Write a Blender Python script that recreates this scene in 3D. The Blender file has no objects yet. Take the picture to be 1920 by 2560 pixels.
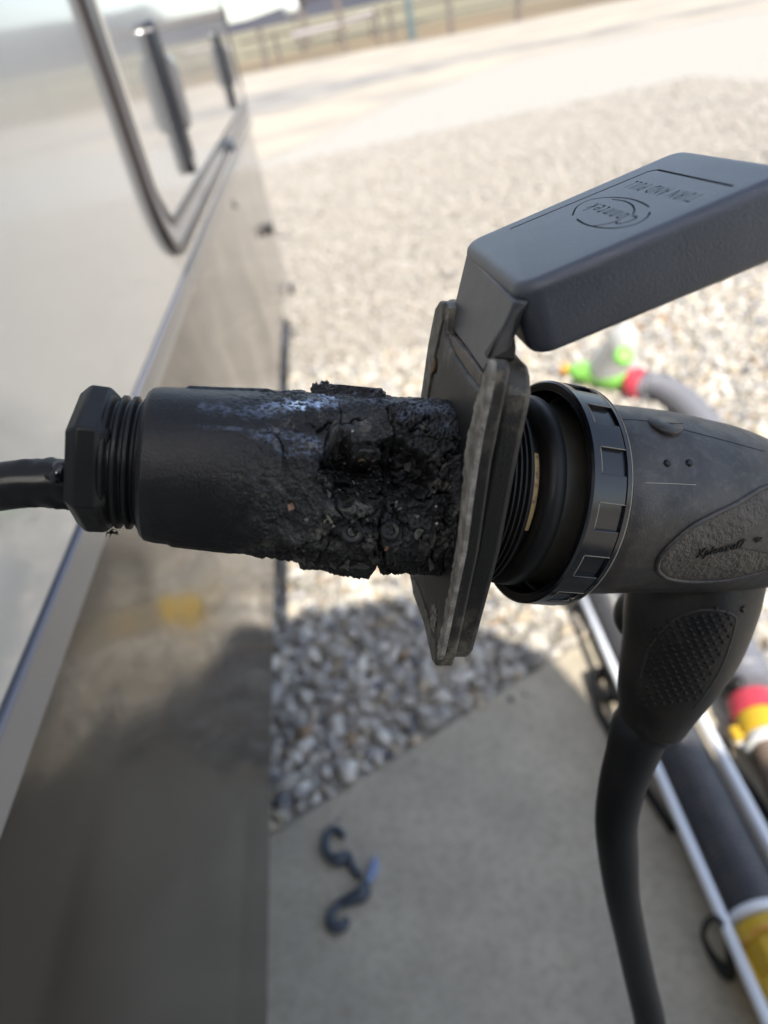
import bpy, bmesh, math, random
import numpy as np
from mathutils import Vector, Matrix
from mathutils.bvhtree import BVHTree
random.seed(7); rng = np.random.default_rng(7)
R = math.radians
SC = bpy.context.scene
COL = SC.collection

# ------------------------------------------------------------------ camera
F = 1800.0; PITCH = R(34); ROLL = R(12); CAM = np.array((0.0, 0.0, 1.3))
_c, _s = math.cos(ROLL), math.sin(ROLL)
_dn0 = np.array((0, -math.sin(PITCH), -math.cos(PITCH)))
CR = np.array((1.0, 0, 0)) * _c + _dn0 * _s          # image right
CD = np.array((1.0, 0, 0)) * -_s + _dn0 * _c         # image down
CF = np.array((0, math.cos(PITCH), -math.sin(PITCH)))  # forward
cam = bpy.data.cameras.new('camera'); camo = bpy.data.objects.new('camera', cam); COL.objects.link(camo)
camo.matrix_world = Matrix(((CR[0], -CD[0], -CF[0], CAM[0]), (CR[1], -CD[1], -CF[1], CAM[1]),
                            (CR[2], -CD[2], -CF[2], CAM[2]), (0, 0, 0, 1)))
cam.sensor_fit = 'VERTICAL'; cam.sensor_height = 36.0; cam.sensor_width = 27.0
cam.lens = 36.0 * F / 2560
cam.clip_start = 0.01; cam.clip_end = 4000
cam.dof.use_dof = True; cam.dof.focus_distance = 0.226; cam.dof.aperture_fstop = 7.6
SC.camera = camo

# ------------------------------------------------------------------ light
SUN_EL = R(50); SUN_AZ = R(13)      # the sun stands behind the camera, a little to the right of the wall's line
sdir = Vector((math.sin(SUN_AZ) * math.cos(SUN_EL), -math.cos(SUN_AZ) * math.cos(SUN_EL), math.sin(SUN_EL)))
w = bpy.data.worlds.new('World'); SC.world = w; w.use_nodes = True
nt = w.node_tree; nt.nodes.clear()
sky = nt.nodes.new('ShaderNodeTexSky'); sky.sky_type = 'NISHITA'; sky.sun_disc = False
sky.sun_elevation = SUN_EL; sky.sun_rotation = math.pi - SUN_AZ
sky.air_density = 1.0; sky.dust_density = 1.0; sky.ozone_density = 1.0
bg = nt.nodes.new('ShaderNodeBackground'); bg.inputs[1].default_value = 0.15
wo = nt.nodes.new('ShaderNodeOutputWorld')
hs = nt.nodes.new('ShaderNodeHueSaturation'); hs.inputs['Saturation'].default_value = .72
nt.links.new(sky.outputs[0], hs.inputs['Color']); nt.links.new(hs.outputs[0], bg.inputs[0]); nt.links.new(bg.outputs[0], wo.inputs[0])
sl = bpy.data.lights.new('sun', 'SUN'); sl.energy = 3.9; sl.angle = R(0.5); sl.color = (1, .93, .82)
so = bpy.data.objects.new('sun', sl); COL.objects.link(so)
so.rotation_euler = sdir.to_track_quat('Z', 'Y').to_euler(); so.location = (3, -6, 9)
SC.view_settings.view_transform = 'Standard'; SC.view_settings.look = 'None'
SC.view_settings.gamma = 1; SC.view_settings.use_curve_mapping = False
SC.view_settings.exposure = 0.92
SC.render.engine = 'CYCLES'

# ------------------------------------------------------------------ helpers
def P(px, py, d):                      # a point at image position px, py and distance d ahead of the lens
    return CAM + CR * ((px - 960) / F * d) + CD * ((py - 1280) / F * d) + CF * d
def V(a, b, c):
    v = CR * a + CD * b + CF * c
    return v / np.linalg.norm(v)
def unit(v):
    v = np.asarray(v, float); return v / np.linalg.norm(v)
def ground(px, py, z=0.0):
    d = CR * ((px - 960) / F) + CD * ((py - 1280) / F) + CF
    return CAM + d * ((z - CAM[2]) / d[2])
def onplane(px, py, p0, n):
    d = CR * ((px - 960) / F) + CD * ((py - 1280) / F) + CF
    t = np.dot(np.asarray(p0) - CAM, n) / np.dot(d, n)
    return CAM + d * t

def wloc(o):
    l = np.zeros(3)
    while o is not None:
        l = l + np.array(o.location); o = o.parent
    return l
def link(o, parent):
    COL.objects.link(o)
    if parent is not None: o.parent = parent
    return o
def tag(o, label=None, cat=None, group=None, kind=None):
    if label: o['label'] = label
    if cat: o['category'] = cat
    if group: o['group'] = group
    if kind: o['kind'] = kind
    return o
def thing(name, loc, label, cat, group=None):
    o = bpy.data.objects.new(name, None); o.location = tuple(float(x) for x in loc); COL.objects.link(o)
    o.empty_display_size = .05
    return tag(o, label, cat, group)
def mk(name, verts, faces, mat, parent=None, smooth=True, auto=None, loc=None):
    verts = np.asarray(verts, float)
    base = wloc(parent) if parent is not None else (np.zeros(3) if loc is None else np.asarray(loc, float))
    me = bpy.data.meshes.new(name)
    me.from_pydata((verts - base).tolist(), [], [tuple(int(i) for i in f) for f in faces] if not isinstance(faces, list) else faces)
    if mat: me.materials.append(mat)
    if smooth:
        me.polygons.foreach_set('use_smooth', [True] * len(me.polygons))
        if auto: me.set_sharp_from_angle(angle=R(auto))
    me.update()
    o = bpy.data.objects.new(name, me)
    if parent is None: o.location = tuple(base)
    return link(o, parent)
def bevel(o, w, seg=3, ang=35):
    m = o.modifiers.new('bevel', 'BEVEL'); m.width = w; m.segments = seg; m.limit_method = 'ANGLE'; m.angle_limit = R(ang)
    m.harden_normals = False
    return o
def bake(o):
    dg = bpy.context.evaluated_depsgraph_get(); dg.update()
    me = bpy.data.meshes.new_from_object(o.evaluated_get(dg))
    o.modifiers.clear(); o.data = me
    return o

class MB:                              # collects shapes into one mesh
    def __init__(s): s.v = []; s.f = []
    def add(s, v, f):
        n = len(s.v); s.v += [tuple(map(float, p)) for p in v]; s.f += [tuple(i + n for i in q) for q in f]; return s
    def build(s, name, mat, parent=None, smooth=True, auto=None, loc=None):
        return mk(name, s.v, s.f, mat, parent, smooth, auto, loc)

def g_box(lo, hi):
    x0, y0, z0 = lo; x1, y1, z1 = hi
    v = [(x0, y0, z0), (x1, y0, z0), (x1, y1, z0), (x0, y1, z0), (x0, y0, z1), (x1, y0, z1), (x1, y1, z1), (x0, y1, z1)]
    return v, [(3, 2, 1, 0), (4, 5, 6, 7), (0, 1, 5, 4), (1, 2, 6, 5), (2, 3, 7, 6), (3, 0, 4, 7)]
def frame(A):
    A = unit(A); ref = np.array((0, 0, 1.0)) if abs(A[2]) < .9 else np.array((1.0, 0, 0))
    U = unit(ref - A * np.dot(ref, A)); return A, U, np.cross(A, U)
def g_lathe(O, A, prof, n=64, U=None, a0=0, a1=360, caps=True):
    A = unit(A)
    if U is None: _, U, W = frame(A)
    else: U = unit(U - A * np.dot(U, A)); W = np.cross(A, U)
    O = np.asarray(O); full = abs(a1 - a0) >= 359.9
    m = n if full else n + 1
    v = []; f = []
    for (s, r) in prof:
        for k in range(m):
            t = R(a0 + (a1 - a0) * k / n)
            v.append(O + A * s + (U * math.cos(t) + W * math.sin(t)) * r)
    for i in range(len(prof) - 1):
        for k in range(n):
            k2 = (k + 1) % m
            f.append((i * m + k, i * m + k2, (i + 1) * m + k2, (i + 1) * m + k))
    if caps and full:
        if prof[0][1] > 1e-6: f.append(tuple(range(m - 1, -1, -1)))
        if prof[-1][1] > 1e-6: f.append(tuple((len(prof) - 1) * m + k for k in range(m)))
    return v, f
def smooth_path(pts, rad, n):
    pts = np.array(pts, float); rad = np.array(rad, float)
    if rad.ndim == 0: rad = np.full(len(pts), float(rad))
    q = np.vstack([2 * pts[0] - pts[1], pts, 2 * pts[-1] - pts[-2]]); rr = np.concatenate([[rad[0]], rad, [rad[-1]]])
    out = []; ro = []
    m = len(pts) - 1
    for i in range(m):
        k = max(2, n // m)
        for j in range(k):
            t = j / k; a, b, c, d = q[i], q[i + 1], q[i + 2], q[i + 3]
            out.append(.5 * ((2 * b) + (c - a) * t + (2 * a - 5 * b + 4 * c - d) * t * t + (3 * b - a - 3 * c + d) * t ** 3))
            a, b, c, d = rr[i], rr[i + 1], rr[i + 2], rr[i + 3]
            ro.append(max(1e-5, .5 * ((2 * b) + (c - a) * t + (2 * a - 5 * b + 4 * c - d) * t * t + (3 * b - a - 3 * c + d) * t ** 3)))
    out.append(pts[-1]); ro.append(rad[-1])
    return np.array(out), np.array(ro)
def g_tube(pts, rad, n=20, steps=None, ridge=None, closed=False):
    pts = np.array(pts, float)
    if steps: pts, rad = smooth_path(pts, rad, steps)
    else:
        rad = np.array(rad, float)
        if rad.ndim == 0: rad = np.full(len(pts), float(rad))
    if ridge:
        L = np.concatenate([[0], np.cumsum(np.linalg.norm(np.diff(pts, axis=0), axis=1))])
        NN = int(L[-1] / ridge[0] * 6)
        s = np.linspace(0, L[-1], NN)
        pts = np.stack([np.interp(s, L, pts[:, k]) for k in range(3)], 1)
        rad = np.interp(s, L, rad) + ridge[1] * np.cos(s / ridge[0] * 2 * math.pi)
    m = len(pts); T = np.gradient(pts, axis=0)
    if closed: T[0] = T[-1] = pts[1] - pts[-2]
    T /= np.linalg.norm(T, axis=1)[:, None] + 1e-12
    _, U, W = frame(T[0]); v = []; f = []
    for i in range(m):
        U = unit(U - T[i] * np.dot(U, T[i])); W = np.cross(T[i], U)
        for k in range(n):
            t = 2 * math.pi * k / n
            v.append(pts[i] + (U * math.cos(t) + W * math.sin(t)) * rad[i])
    for i in range(m - 1):
        for k in range(n):
            k2 = (k + 1) % n; f.append((i * n + k, i * n + k2, (i + 1) * n + k2, (i + 1) * n + k))
    if not closed: f.append(tuple(range(n - 1, -1, -1))); f.append(tuple((m - 1) * n + k for k in range(n)))
    return v, f
def g_prism(poly, O, X, Y, N, d0, d1):           # polygon in the X,Y plane through O, extruded along N
    O = np.asarray(O); m = len(poly)
    v = [O + X * a + Y * b + N * d0 for a, b in poly] + [O + X * a + Y * b + N * d1 for a, b in poly]
    f = [tuple(range(m - 1, -1, -1)), tuple(range(m, 2 * m))]
    for k in range(m): k2 = (k + 1) % m; f.append((k, k2, m + k2, m + k))
    return v, f
def rrect(w, h, r, n=6):
    out = []
    for cx, cy, a in ((w - r, h - r, 0), (r, h - r, 90), (r, r, 180), (w - r, r, 270)):
        for k in range(n + 1):
            t = R(a + 90 * k / n); out.append((cx + r * math.cos(t), cy + r * math.sin(t)))
    return out
def fixn(o):
    bm = bmesh.new(); bm.from_mesh(o.data); bmesh.ops.recalc_face_normals(bm, faces=bm.faces); bm.to_mesh(o.data); bm.free(); return o

# numpy noise
def _h(i, j, k, s):
    n = (i.astype(np.int64) * 374761393 + j.astype(np.int64) * 668265263 + k.astype(np.int64) * 2147483647 + s * 974711) & 0xffffffff
    n = ((n ^ (n >> 13)) * 1274126177) & 0xffffffff
    n = ((n ^ (n >> 16)) * 2246822519) & 0xffffffff
    return ((n ^ (n >> 15)) & 0xffffff) / float(0xffffff)
def vnoise(p, sc, seed=0):
    q = p * sc; i = np.floor(q).astype(np.int64); f = q - i; f = f * f * (3 - 2 * f)
    r = 0
    for a in (0, 1):
        for b in (0, 1):
            for c in (0, 1):
                wgt = (f[:, 0] if a else 1 - f[:, 0]) * (f[:, 1] if b else 1 - f[:, 1]) * (f[:, 2] if c else 1 - f[:, 2])
                r = r + wgt * _h(i[:, 0] + a, i[:, 1] + b, i[:, 2] + c, seed)
    return r * 2 - 1
def fbm(p, sc, oct=4, seed=0, g=.5):
    r = 0; a = 1
    for o in range(oct): r = r + a * vnoise(p, sc * 2 ** o, seed + o * 17); a *= g
    return r
def worley(p, sc, seed=0):
    q = p * sc; i = np.floor(q).astype(np.int64)
    d1 = np.full(len(p), 9.0); d2 = np.full(len(p), 9.0); idv = np.zeros(len(p))
    for a in (-1, 0, 1):
        for b in (-1, 0, 1):
            for c in (-1, 0, 1):
                I, J, K = i[:, 0] + a, i[:, 1] + b, i[:, 2] + c
                h0 = _h(I, J, K, seed); d = (I + h0 - q[:, 0]) ** 2 + (J + _h(I, J, K, seed + 5) - q[:, 1]) ** 2 + (K + _h(I, J, K, seed + 9) - q[:, 2]) ** 2
                d = np.sqrt(d); m = d < d1
                d2 = np.where(m, d1, np.minimum(d2, d)); idv = np.where(m, h0, idv); d1 = np.where(m, d, d1)
    return d1, d2, idv
def sst(a, b, x):
    t = np.clip((x - a) / (b - a), 0, 1); return t * t * (3 - 2 * t)

# ------------------------------------------------------------------ materials
def mat(name, col, rough=.5, spec=.5, metal=0, col2=None, nscale=20, ncon=(.35, .65), bump=0, bscale=300, bdist=.0005,
        coat=0, coatr=.1, attr=None, soot=False, rattr=False, rough2=None, dust=None, dscale=60, dpos=(.55, .75), damt=1.0, trans=0):
    m = bpy.data.materials.new(name); m.use_nodes = True; t = m.node_tree; b = t.nodes['Principled BSDF']
    b.inputs['Roughness'].default_value = rough; b.inputs['Metallic'].default_value = metal
    b.inputs['Specular IOR Level'].default_value = spec
    b.inputs['Coat Weight'].default_value = coat; b.inputs['Coat Roughness'].default_value = coatr
    if trans: b.inputs['Transmission Weight'].default_value = trans
    tc = t.nodes.new('ShaderNodeTexCoord')
    def noise(sc, det=4, r=.55):
        n = t.nodes.new('ShaderNodeTexNoise'); n.inputs['Scale'].default_value = sc; n.inputs['Detail'].default_value = det
        n.inputs['Roughness'].default_value = r; t.links.new(tc.outputs['Object'], n.inputs['Vector']); return n
    def ramp(src, a, b2):
        r = t.nodes.new('ShaderNodeMapRange'); r.inputs['From Min'].default_value = a; r.inputs['From Max'].default_value = b2
        t.links.new(src, r.inputs['Value']); return r.outputs['Result']
    def mix(fac, A, B, mode='MIX'):
        x = t.nodes.new('ShaderNodeMix'); x.data_type = 'RGBA'; x.blend_type = mode
        if isinstance(fac, float): x.inputs[0].default_value = fac
        else: t.links.new(fac, x.inputs[0])
        for s, idx in ((A, 6), (B, 7)):
            if isinstance(s, tuple): x.inputs[idx].default_value = (*s, 1)
            else: t.links.new(s, x.inputs[idx])
        return x.outputs[2]
    cur = tuple(col)
    if attr:
        a = t.nodes.new('ShaderNodeAttribute'); a.attribute_name = attr; cur = a.outputs['Color']
    if col2 is not None: cur = mix(ramp(noise(nscale, 5).outputs[0], *ncon), cur, tuple(col2))
    if dust is not None:
        f = ramp(noise(dscale, 8, .7).outputs[0], *dpos)
        mm = t.nodes.new('ShaderNodeMath'); mm.operation = 'MULTIPLY'; mm.inputs[1].default_value = damt; t.links.new(f, mm.inputs[0])
        cur = mix(mm.outputs[0], cur, tuple(dust))
    if soot:          # burnt plastic darkens the plate round the barrel's root
        vd = t.nodes.new('ShaderNodeVectorMath'); vd.operation = 'DISTANCE'; t.links.new(tc.outputs['Object'], vd.inputs[0]); vd.inputs[1].default_value = tuple(SOOT)
        ad = t.nodes.new('ShaderNodeMath'); ad.operation = 'MULTIPLY_ADD'; ad.inputs[1].default_value = .012; t.links.new(noise(180, 5, .6).outputs[0], ad.inputs[0]); t.links.new(vd.outputs['Value'], ad.inputs[2])
        cur = mix(ramp(ad.outputs[0], .058, .040), cur, (.009, .009, .009))
    if isinstance(cur, tuple): b.inputs['Base Color'].default_value = (*cur, 1)
    else: t.links.new(cur, b.inputs['Base Color'])
    if rattr:
        a = t.nodes.new('ShaderNodeAttribute'); a.attribute_name = 'rough'; t.links.new(a.outputs['Fac'], b.inputs['Roughness'])
    elif rough2 is not None:
        mr = t.nodes.new('ShaderNodeMapRange'); mr.inputs['From Min'].default_value = .35; mr.inputs['From Max'].default_value = .65
        mr.inputs['To Min'].default_value = rough; mr.inputs['To Max'].default_value = rough2
        t.links.new(noise(nscale * 1.7, 5).outputs[0], mr.inputs['Value']); t.links.new(mr.outputs[0], b.inputs['Roughness'])
    if bump:
        bn = t.nodes.new('ShaderNodeBump'); bn.inputs['Strength'].default_value = bump; bn.inputs['Distance'].default_value = bdist
        t.links.new(noise(bscale, 3, .6).outputs[0], bn.inputs['Height']); t.links.new(bn.outputs[0], b.inputs['Normal'])
    return m
M = {}
SOOT = P(1105, 1215, .222) - P(1100, 1200, .23)
M['wall'] = mat('gelcoat_white', (.47, .46, .435), .18, spec=.9, bump=.10, bscale=6, bdist=.003, coat=.8, coatr=.05, col2=(.44, .43, .405), nscale=3)
M['skirt'] = mat('skirt_grey', (.030, .026, .021), .09, spec=.8, bump=.22, bscale=1300, bdist=.00025, coat=.3, coatr=.04,
                 dust=(.12, .115, .11), dscale=70, dpos=(.72, .8), damt=.3)
M['shadeblock'] = mat('shade_block_dark', (.03, .03, .033), .3)  # dark finish for the added shadow-casting block, keeps bounce light low
M['band'] = mat('lower_band', (.2, .19, .18), .2, spec=.8, bump=.1, bscale=200, bdist=.0002)
M['belt'] = mat('belt_trim', (.16, .17, .21), .25, bump=.1, bscale=30)
M['seal'] = mat('door_seal', (.035, .03, .032), .35, bump=.2, bscale=300)
M['doortrim'] = mat('door_trim', (.3, .29, .29), .25)
M['chrome'] = mat('latch_paint', (.02, .022, .03), .15, spec=.7)
M['handle_grey'] = mat('paddle_paint', (.12, .12, .13), .18, spec=.9)
M['black'] = mat('black_gap', (.006, .006, .007), .5)
M['plast'] = mat('black_plastic', (.010, .010, .011), .42, spec=.3, col2=(.015, .0145, .0145), nscale=120, bump=.35, bscale=2600, bdist=.0002,
                 dust=(.1, .095, .09), dscale=900, dpos=(.7, .8), damt=.35, rough2=.52)
M['capm'] = mat('cap_plastic', (.036, .043, .062), .34, spec=1.0, col2=(.052, .060, .082), nscale=60, bump=.7, bscale=2400, bdist=.0003,
                dust=(.4, .42, .48), dscale=1700, dpos=(.62, .8), damt=.45)
M['plate'] = mat('plate_plastic', (.035, .033, .031), .5, soot=True, col2=(.1, .09, .075), nscale=110, ncon=(.42, .7), bump=.5, bscale=1400, bdist=.0003,
                 dust=(.34, .29, .21), dscale=170, dpos=(.46, .68), damt=.75)
M['worn'] = mat('plate_worn_edge', (.19, .175, .15), .65, col2=(.46, .43, .37), nscale=260, ncon=(.4, .65), bump=.9, bscale=2500, bdist=.0005,
                dust=(.035, .032, .03), dscale=520, dpos=(.56, .68), damt=.8)
M['worn2'] = mat('worn_rim_grey', (.1, .095, .082), .6, col2=(.2, .185, .15), nscale=250, ncon=(.4, .65), bump=.6, bscale=1200, bdist=.0004)
M['scrape'] = mat('scraped_plastic', (.3, .29, .24), .8, col2=(.08, .075, .07), nscale=900, ncon=(.45, .55), bump=.8, bscale=2000, bdist=.0004)
M['rust'] = mat('rust_screw', (.2, .12, .05), .6, col2=(.1, .07, .04), nscale=500)
M['stain'] = mat('stained_channel', (.07, .068, .07), .5, col2=(.15, .11, .07), nscale=140, ncon=(.4, .6), bump=.5, bscale=900, bdist=.0003)
M['strap'] = mat('strap_plastic', (.045, .047, .055), .42, spec=.9, col2=(.07, .07, .075), nscale=160, bump=.3, bscale=1200, bdist=.0003,
                 dust=(.12, .12, .12), dscale=600, dpos=(.6, .78), damt=.4)
M['gloss'] = mat('ring_plastic', (.008, .009, .013), .13, spec=.6, bump=.15, bscale=400, bdist=.0002, dust=(.1, .1, .1), dscale=900, dpos=(.7, .8), damt=.3, rough2=.24)
M['wornline'] = mat('worn_edge_line', (.4, .36, .3), .5)
M['olive'] = mat('plug_plastic', (.045, .043, .034), .45, col2=(.055, .052, .042), nscale=180, bump=.3, bscale=900)
M['body'] = mat('connector_plastic', (.021, .0198, .0212), .40, spec=.7, col2=(.052, .043, .036), nscale=70, bump=.4, bscale=1300, bdist=.0003,
                dust=(.17, .155, .135), dscale=330, dpos=(.5, .78), damt=.45, rough2=.55)
M['leather'] = mat('patch_plastic', (.075, .064, .053), .5, col2=(.11, .095, .08), nscale=160, bump=1.0, bscale=520, bdist=.0012)
M['handle'] = mat('handle_plastic', (.014, .0135, .0135), .45, spec=.35, col2=(.03, .026, .022), nscale=60, bump=.3, bscale=1500, bdist=.0003, dust=(.12, .1, .08), dscale=420, dpos=(.56, .78), damt=.45)
M['rubber'] = mat('cord_rubber', (.011, .011, .012), .42, spec=.35, bump=.2, bscale=700, bdist=.0002, dust=(.08, .07, .06), dscale=300, dpos=(.6, .8), damt=.4)
M['char'] = mat('charred_plastic', (.02, .02, .02), .6, spec=.35, attr='tint', rattr=True, bump=.6, bscale=1900, bdist=.0004)
M['flap'] = mat('torn_plastic', (.012, .012, .014), .4, spec=.4, col2=(.16, .19, .25), nscale=420, ncon=(.54, .66), bump=1, bscale=700, bdist=.0012, dust=(.3, .33, .4), dscale=700, dpos=(.66, .76), damt=.5)
M['ash'] = mat('ash_crumb', (.2, .2, .19), .9, attr='tint', bump=.5, bscale=3000, bdist=.0003)
M['contact'] = mat('seal_tan', (.5, .34, .15), .5, col2=(.25, .16, .08), nscale=400, ncon=(.5, .6), bump=.4, bscale=2000)
M['hose'] = mat('grey_hose', (.05, .052, .062), .32, col2=(.07, .07, .075), nscale=30)
M['hose2'] = mat('slate_hose', (.16, .165, .19), .45)
M['hosebr'] = mat('brown_hose', (.2, .15, .12), .5)
M['white'] = mat('white_plastic', (.68, .7, .7), .4)
M['rod'] = mat('white_tube', (.8, .83, .88), .3)
M['yellow'] = mat('yellow_plastic', (.62, .40, .03), .35, dust=(.35, .25, .08), dscale=60, damt=.5)
M['red'] = mat('red_plastic', (.5, .05, .08), .4, dust=(.4, .2, .15), dscale=60, damt=.5)
M['green'] = mat('green_plastic', (.25, .62, .12), .4)
M['orange'] = mat('orange_plastic', (.7, .35, .08), .4)
M['hook'] = mat('dark_steel', (.05, .062, .08), .3, metal=.0)
M['blue'] = mat('pale_blue_plastic', (.2, .26, .42), .4)
M['conc'] = mat('concrete', (.53, .475, .37), .85, col2=(.42, .375, .3), nscale=7, ncon=(.35, .65), bump=.8, bscale=140, bdist=.002,
                dust=(.32, .275, .2), dscale=60, dpos=(.45, .65), damt=.6)
M['dirt'] = mat('gravel_bed', (.36, .335, .295), .9, col2=(.46, .435, .39), nscale=16, ncon=(.4, .6), bump=1, bscale=30, bdist=.02,
                dust=(.22, .2, .17), dscale=24, dpos=(.52, .66), damt=.7)
M['dirt_dark'] = mat('gravel_soil', (.2, .19, .175), .9, col2=(.3, .285, .26), nscale=40, bump=1, bscale=90, bdist=.01)
M['stone'] = mat('limestone', (.4, .4, .38), .8, attr='tint', bump=.4, bscale=90, bdist=.002)
M['road'] = mat('pale_road', (.43, .375, .30), .9, col2=(.33, .295, .25), nscale=.35, ncon=(.45, .6), bump=.5, bscale=12, bdist=.01)
M['roadshade'] = mat('road_shadow_tone', (.2, .19, .175), .9, col2=(.36, .33, .29), nscale=.8, ncon=(.35, .65))
M['field'] = mat('dry_grass_field', (.25, .18, .1), .95, col2=(.15, .12, .075), nscale=.07, ncon=(.35, .6), bump=1, bscale=3, bdist=.1)
M['slope'] = mat('green_slope', (.2, .18, .11), .95, col2=(.25, .22, .14), nscale=.02)
M['hill'] = mat('wooded_hill', (.07, .072, .088), 1, col2=(.085, .085, .1), nscale=.01, spec=0)
M['wood'] = mat('weathered_post', (.12, .1, .09), .85, col2=(.18, .15, .13), nscale=4)
M['pipe'] = mat('pale_rail', (.5, .46, .45), .5)
M['bluepost'] = mat('teal_post', (.09, .13, .14), .6)
M['roofm'] = mat('brown_roof', (.09, .07, .07), .7)

# ------------------------------------------------------------------ ground
g0 = ground
def sheet(name, poly, z, mt, kind='structure'):
    v = [(x, y, z) for x, y in poly]; o = mk(name, v, [tuple(range(len(v)))], mt, None, False); tag(o, kind=kind); return o
# one great sheet with a slope rising to the hills
rs = [0, 3, 8, 20, 45, 80, 150, 260, 420, 700, 1100]; zs = [0, 0, 0, 0, 0, 0, .3, 1.6, 4.6, 9, 14]
v = [(0, 0, -.004)]; f = []; n = 72
for i, r in enumerate(rs[1:]):
    for k in range(n):
        t = 2 * math.pi * k / n; zz = zs[i + 1] * (1 + .12 * math.sin(3 * t + 1)); v.append((r * math.sin(t), r * math.cos(t), zz - .004))
for k in range(n): f.append((0, 1 + (k + 1) % n, 1 + k))
for i in range(len(rs) - 2):
    for k in range(n): a = 1 + i * n; f.append((a + k, a + (k + 1) % n, a + n + (k + 1) % n, a + n + k))
o = mk('ground', v, f, M['field'], None, True); tag(o, kind='structure'); fixn(o)
o.data.materials.append(M['slope'])
for p in o.data.polygons:
    if Vector(p.center).length > 110: p.material_index = 1
# hills, a ring of ridges
v = []; f = []; n = 360
for k in range(n):
    a = 2 * math.pi * k / n; deg = k if k < 180 else k - 360
    el = 1.5 + .08 * deg if abs(deg) < 8 else (1.9 + .9 * math.sin(a * 2.3 + 1) + .5 * math.sin(a * 7.1) + .22 * math.sin(a * 23))
    if abs(deg) < 8: el = 1.54 + .075 * deg
    el += .04 * math.sin(a * 61) + .03 * math.sin(a * 97 + 2)
    el = max(el, .9)
    x, y = math.sin(a), math.cos(a)
    v += [(x * 880, y * 880, -4), (x * 930, y * 930, 1.3 + 930 * math.tan(R(el * .6))), (x * 1000, y * 1000, 1.3 + 1000 * math.tan(R(el))), (x * 1300, y * 1300, -4)]
for k in range(n):
    k2 = (k + 1) % n
    for j in range(3): f.append((k * 4 + j, k2 * 4 + j, k2 * 4 + j + 1, k * 4 + j + 1))
tag(fixn(mk('hills', v, f, M['hill'])), kind='structure')
# gravel bed and road
sheet('gravel_yard', [(-14, -14), (14, -14), (14, 16.6), (10.1, 17.4), (8, 18.4), (4.7, 18.0), (1.95, 15.1), (-.55, 10.7), (-2.2, 8), (-14, 5)], 0, M['dirt'])
sheet('road', [(-60, -30), (-14.2, -14), (-14, 5.5), (-2.2, 8), (-.55, 10.7), (1.95, 15.1), (4.7, 18.0), (8, 18.4), (10.1, 17.4), (14, 16.6), (60, 7), (60, 24), (15.4, 38.3), (8.4, 40), (4, 44), (-2.7, 46), (-60, 56)][2:], .004, M['road'])
tr = [(-1.5, 27.5), (-.3, 26), (2, 27), (6, 27.5), (14, 22), (14, 20.6), (6, 24), (3.2, 21.5), (1.2, 18), (-.4, 16.6), (-4, 17), (-8, 24)]
tr = [(-8, 24.8), (-1.5, 26.5), (1.5, 24.5), (4, 23.5), (9, 21.8), (16, 20), (16, 19), (9, 20.4), (4.2, 21), (1.4, 20), (-.3, 18.4), (-3, 18.6), (-8, 22)]
sheet('painted_road_shadow', tr, .009, M['roadshade'])  # shadow streak across the road, painted as a darker flat sheet
# concrete pad, 5 cm proud of the gravel
def line_y(x): return .876 + (x + .34) * (.291 / .664)
pad = [(-3.0, line_y(-3.0)), (.50, line_y(.50)), (.56, line_y(.56) - .02), (.60, .95), (.62, -4), (-3, -4)]
b = MB(); b.add(*g_prism(pad, (0, 0, 0), np.array((1., 0, 0)), np.array((0, 1., 0)), np.array((0, 0, 1.)), -.05, .012))
PAD_Z = .012
o = b.build('concrete_pad', M['conc'], None, False); tag(fixn(o), kind='structure'); bevel(o, .008, 2)

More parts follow.
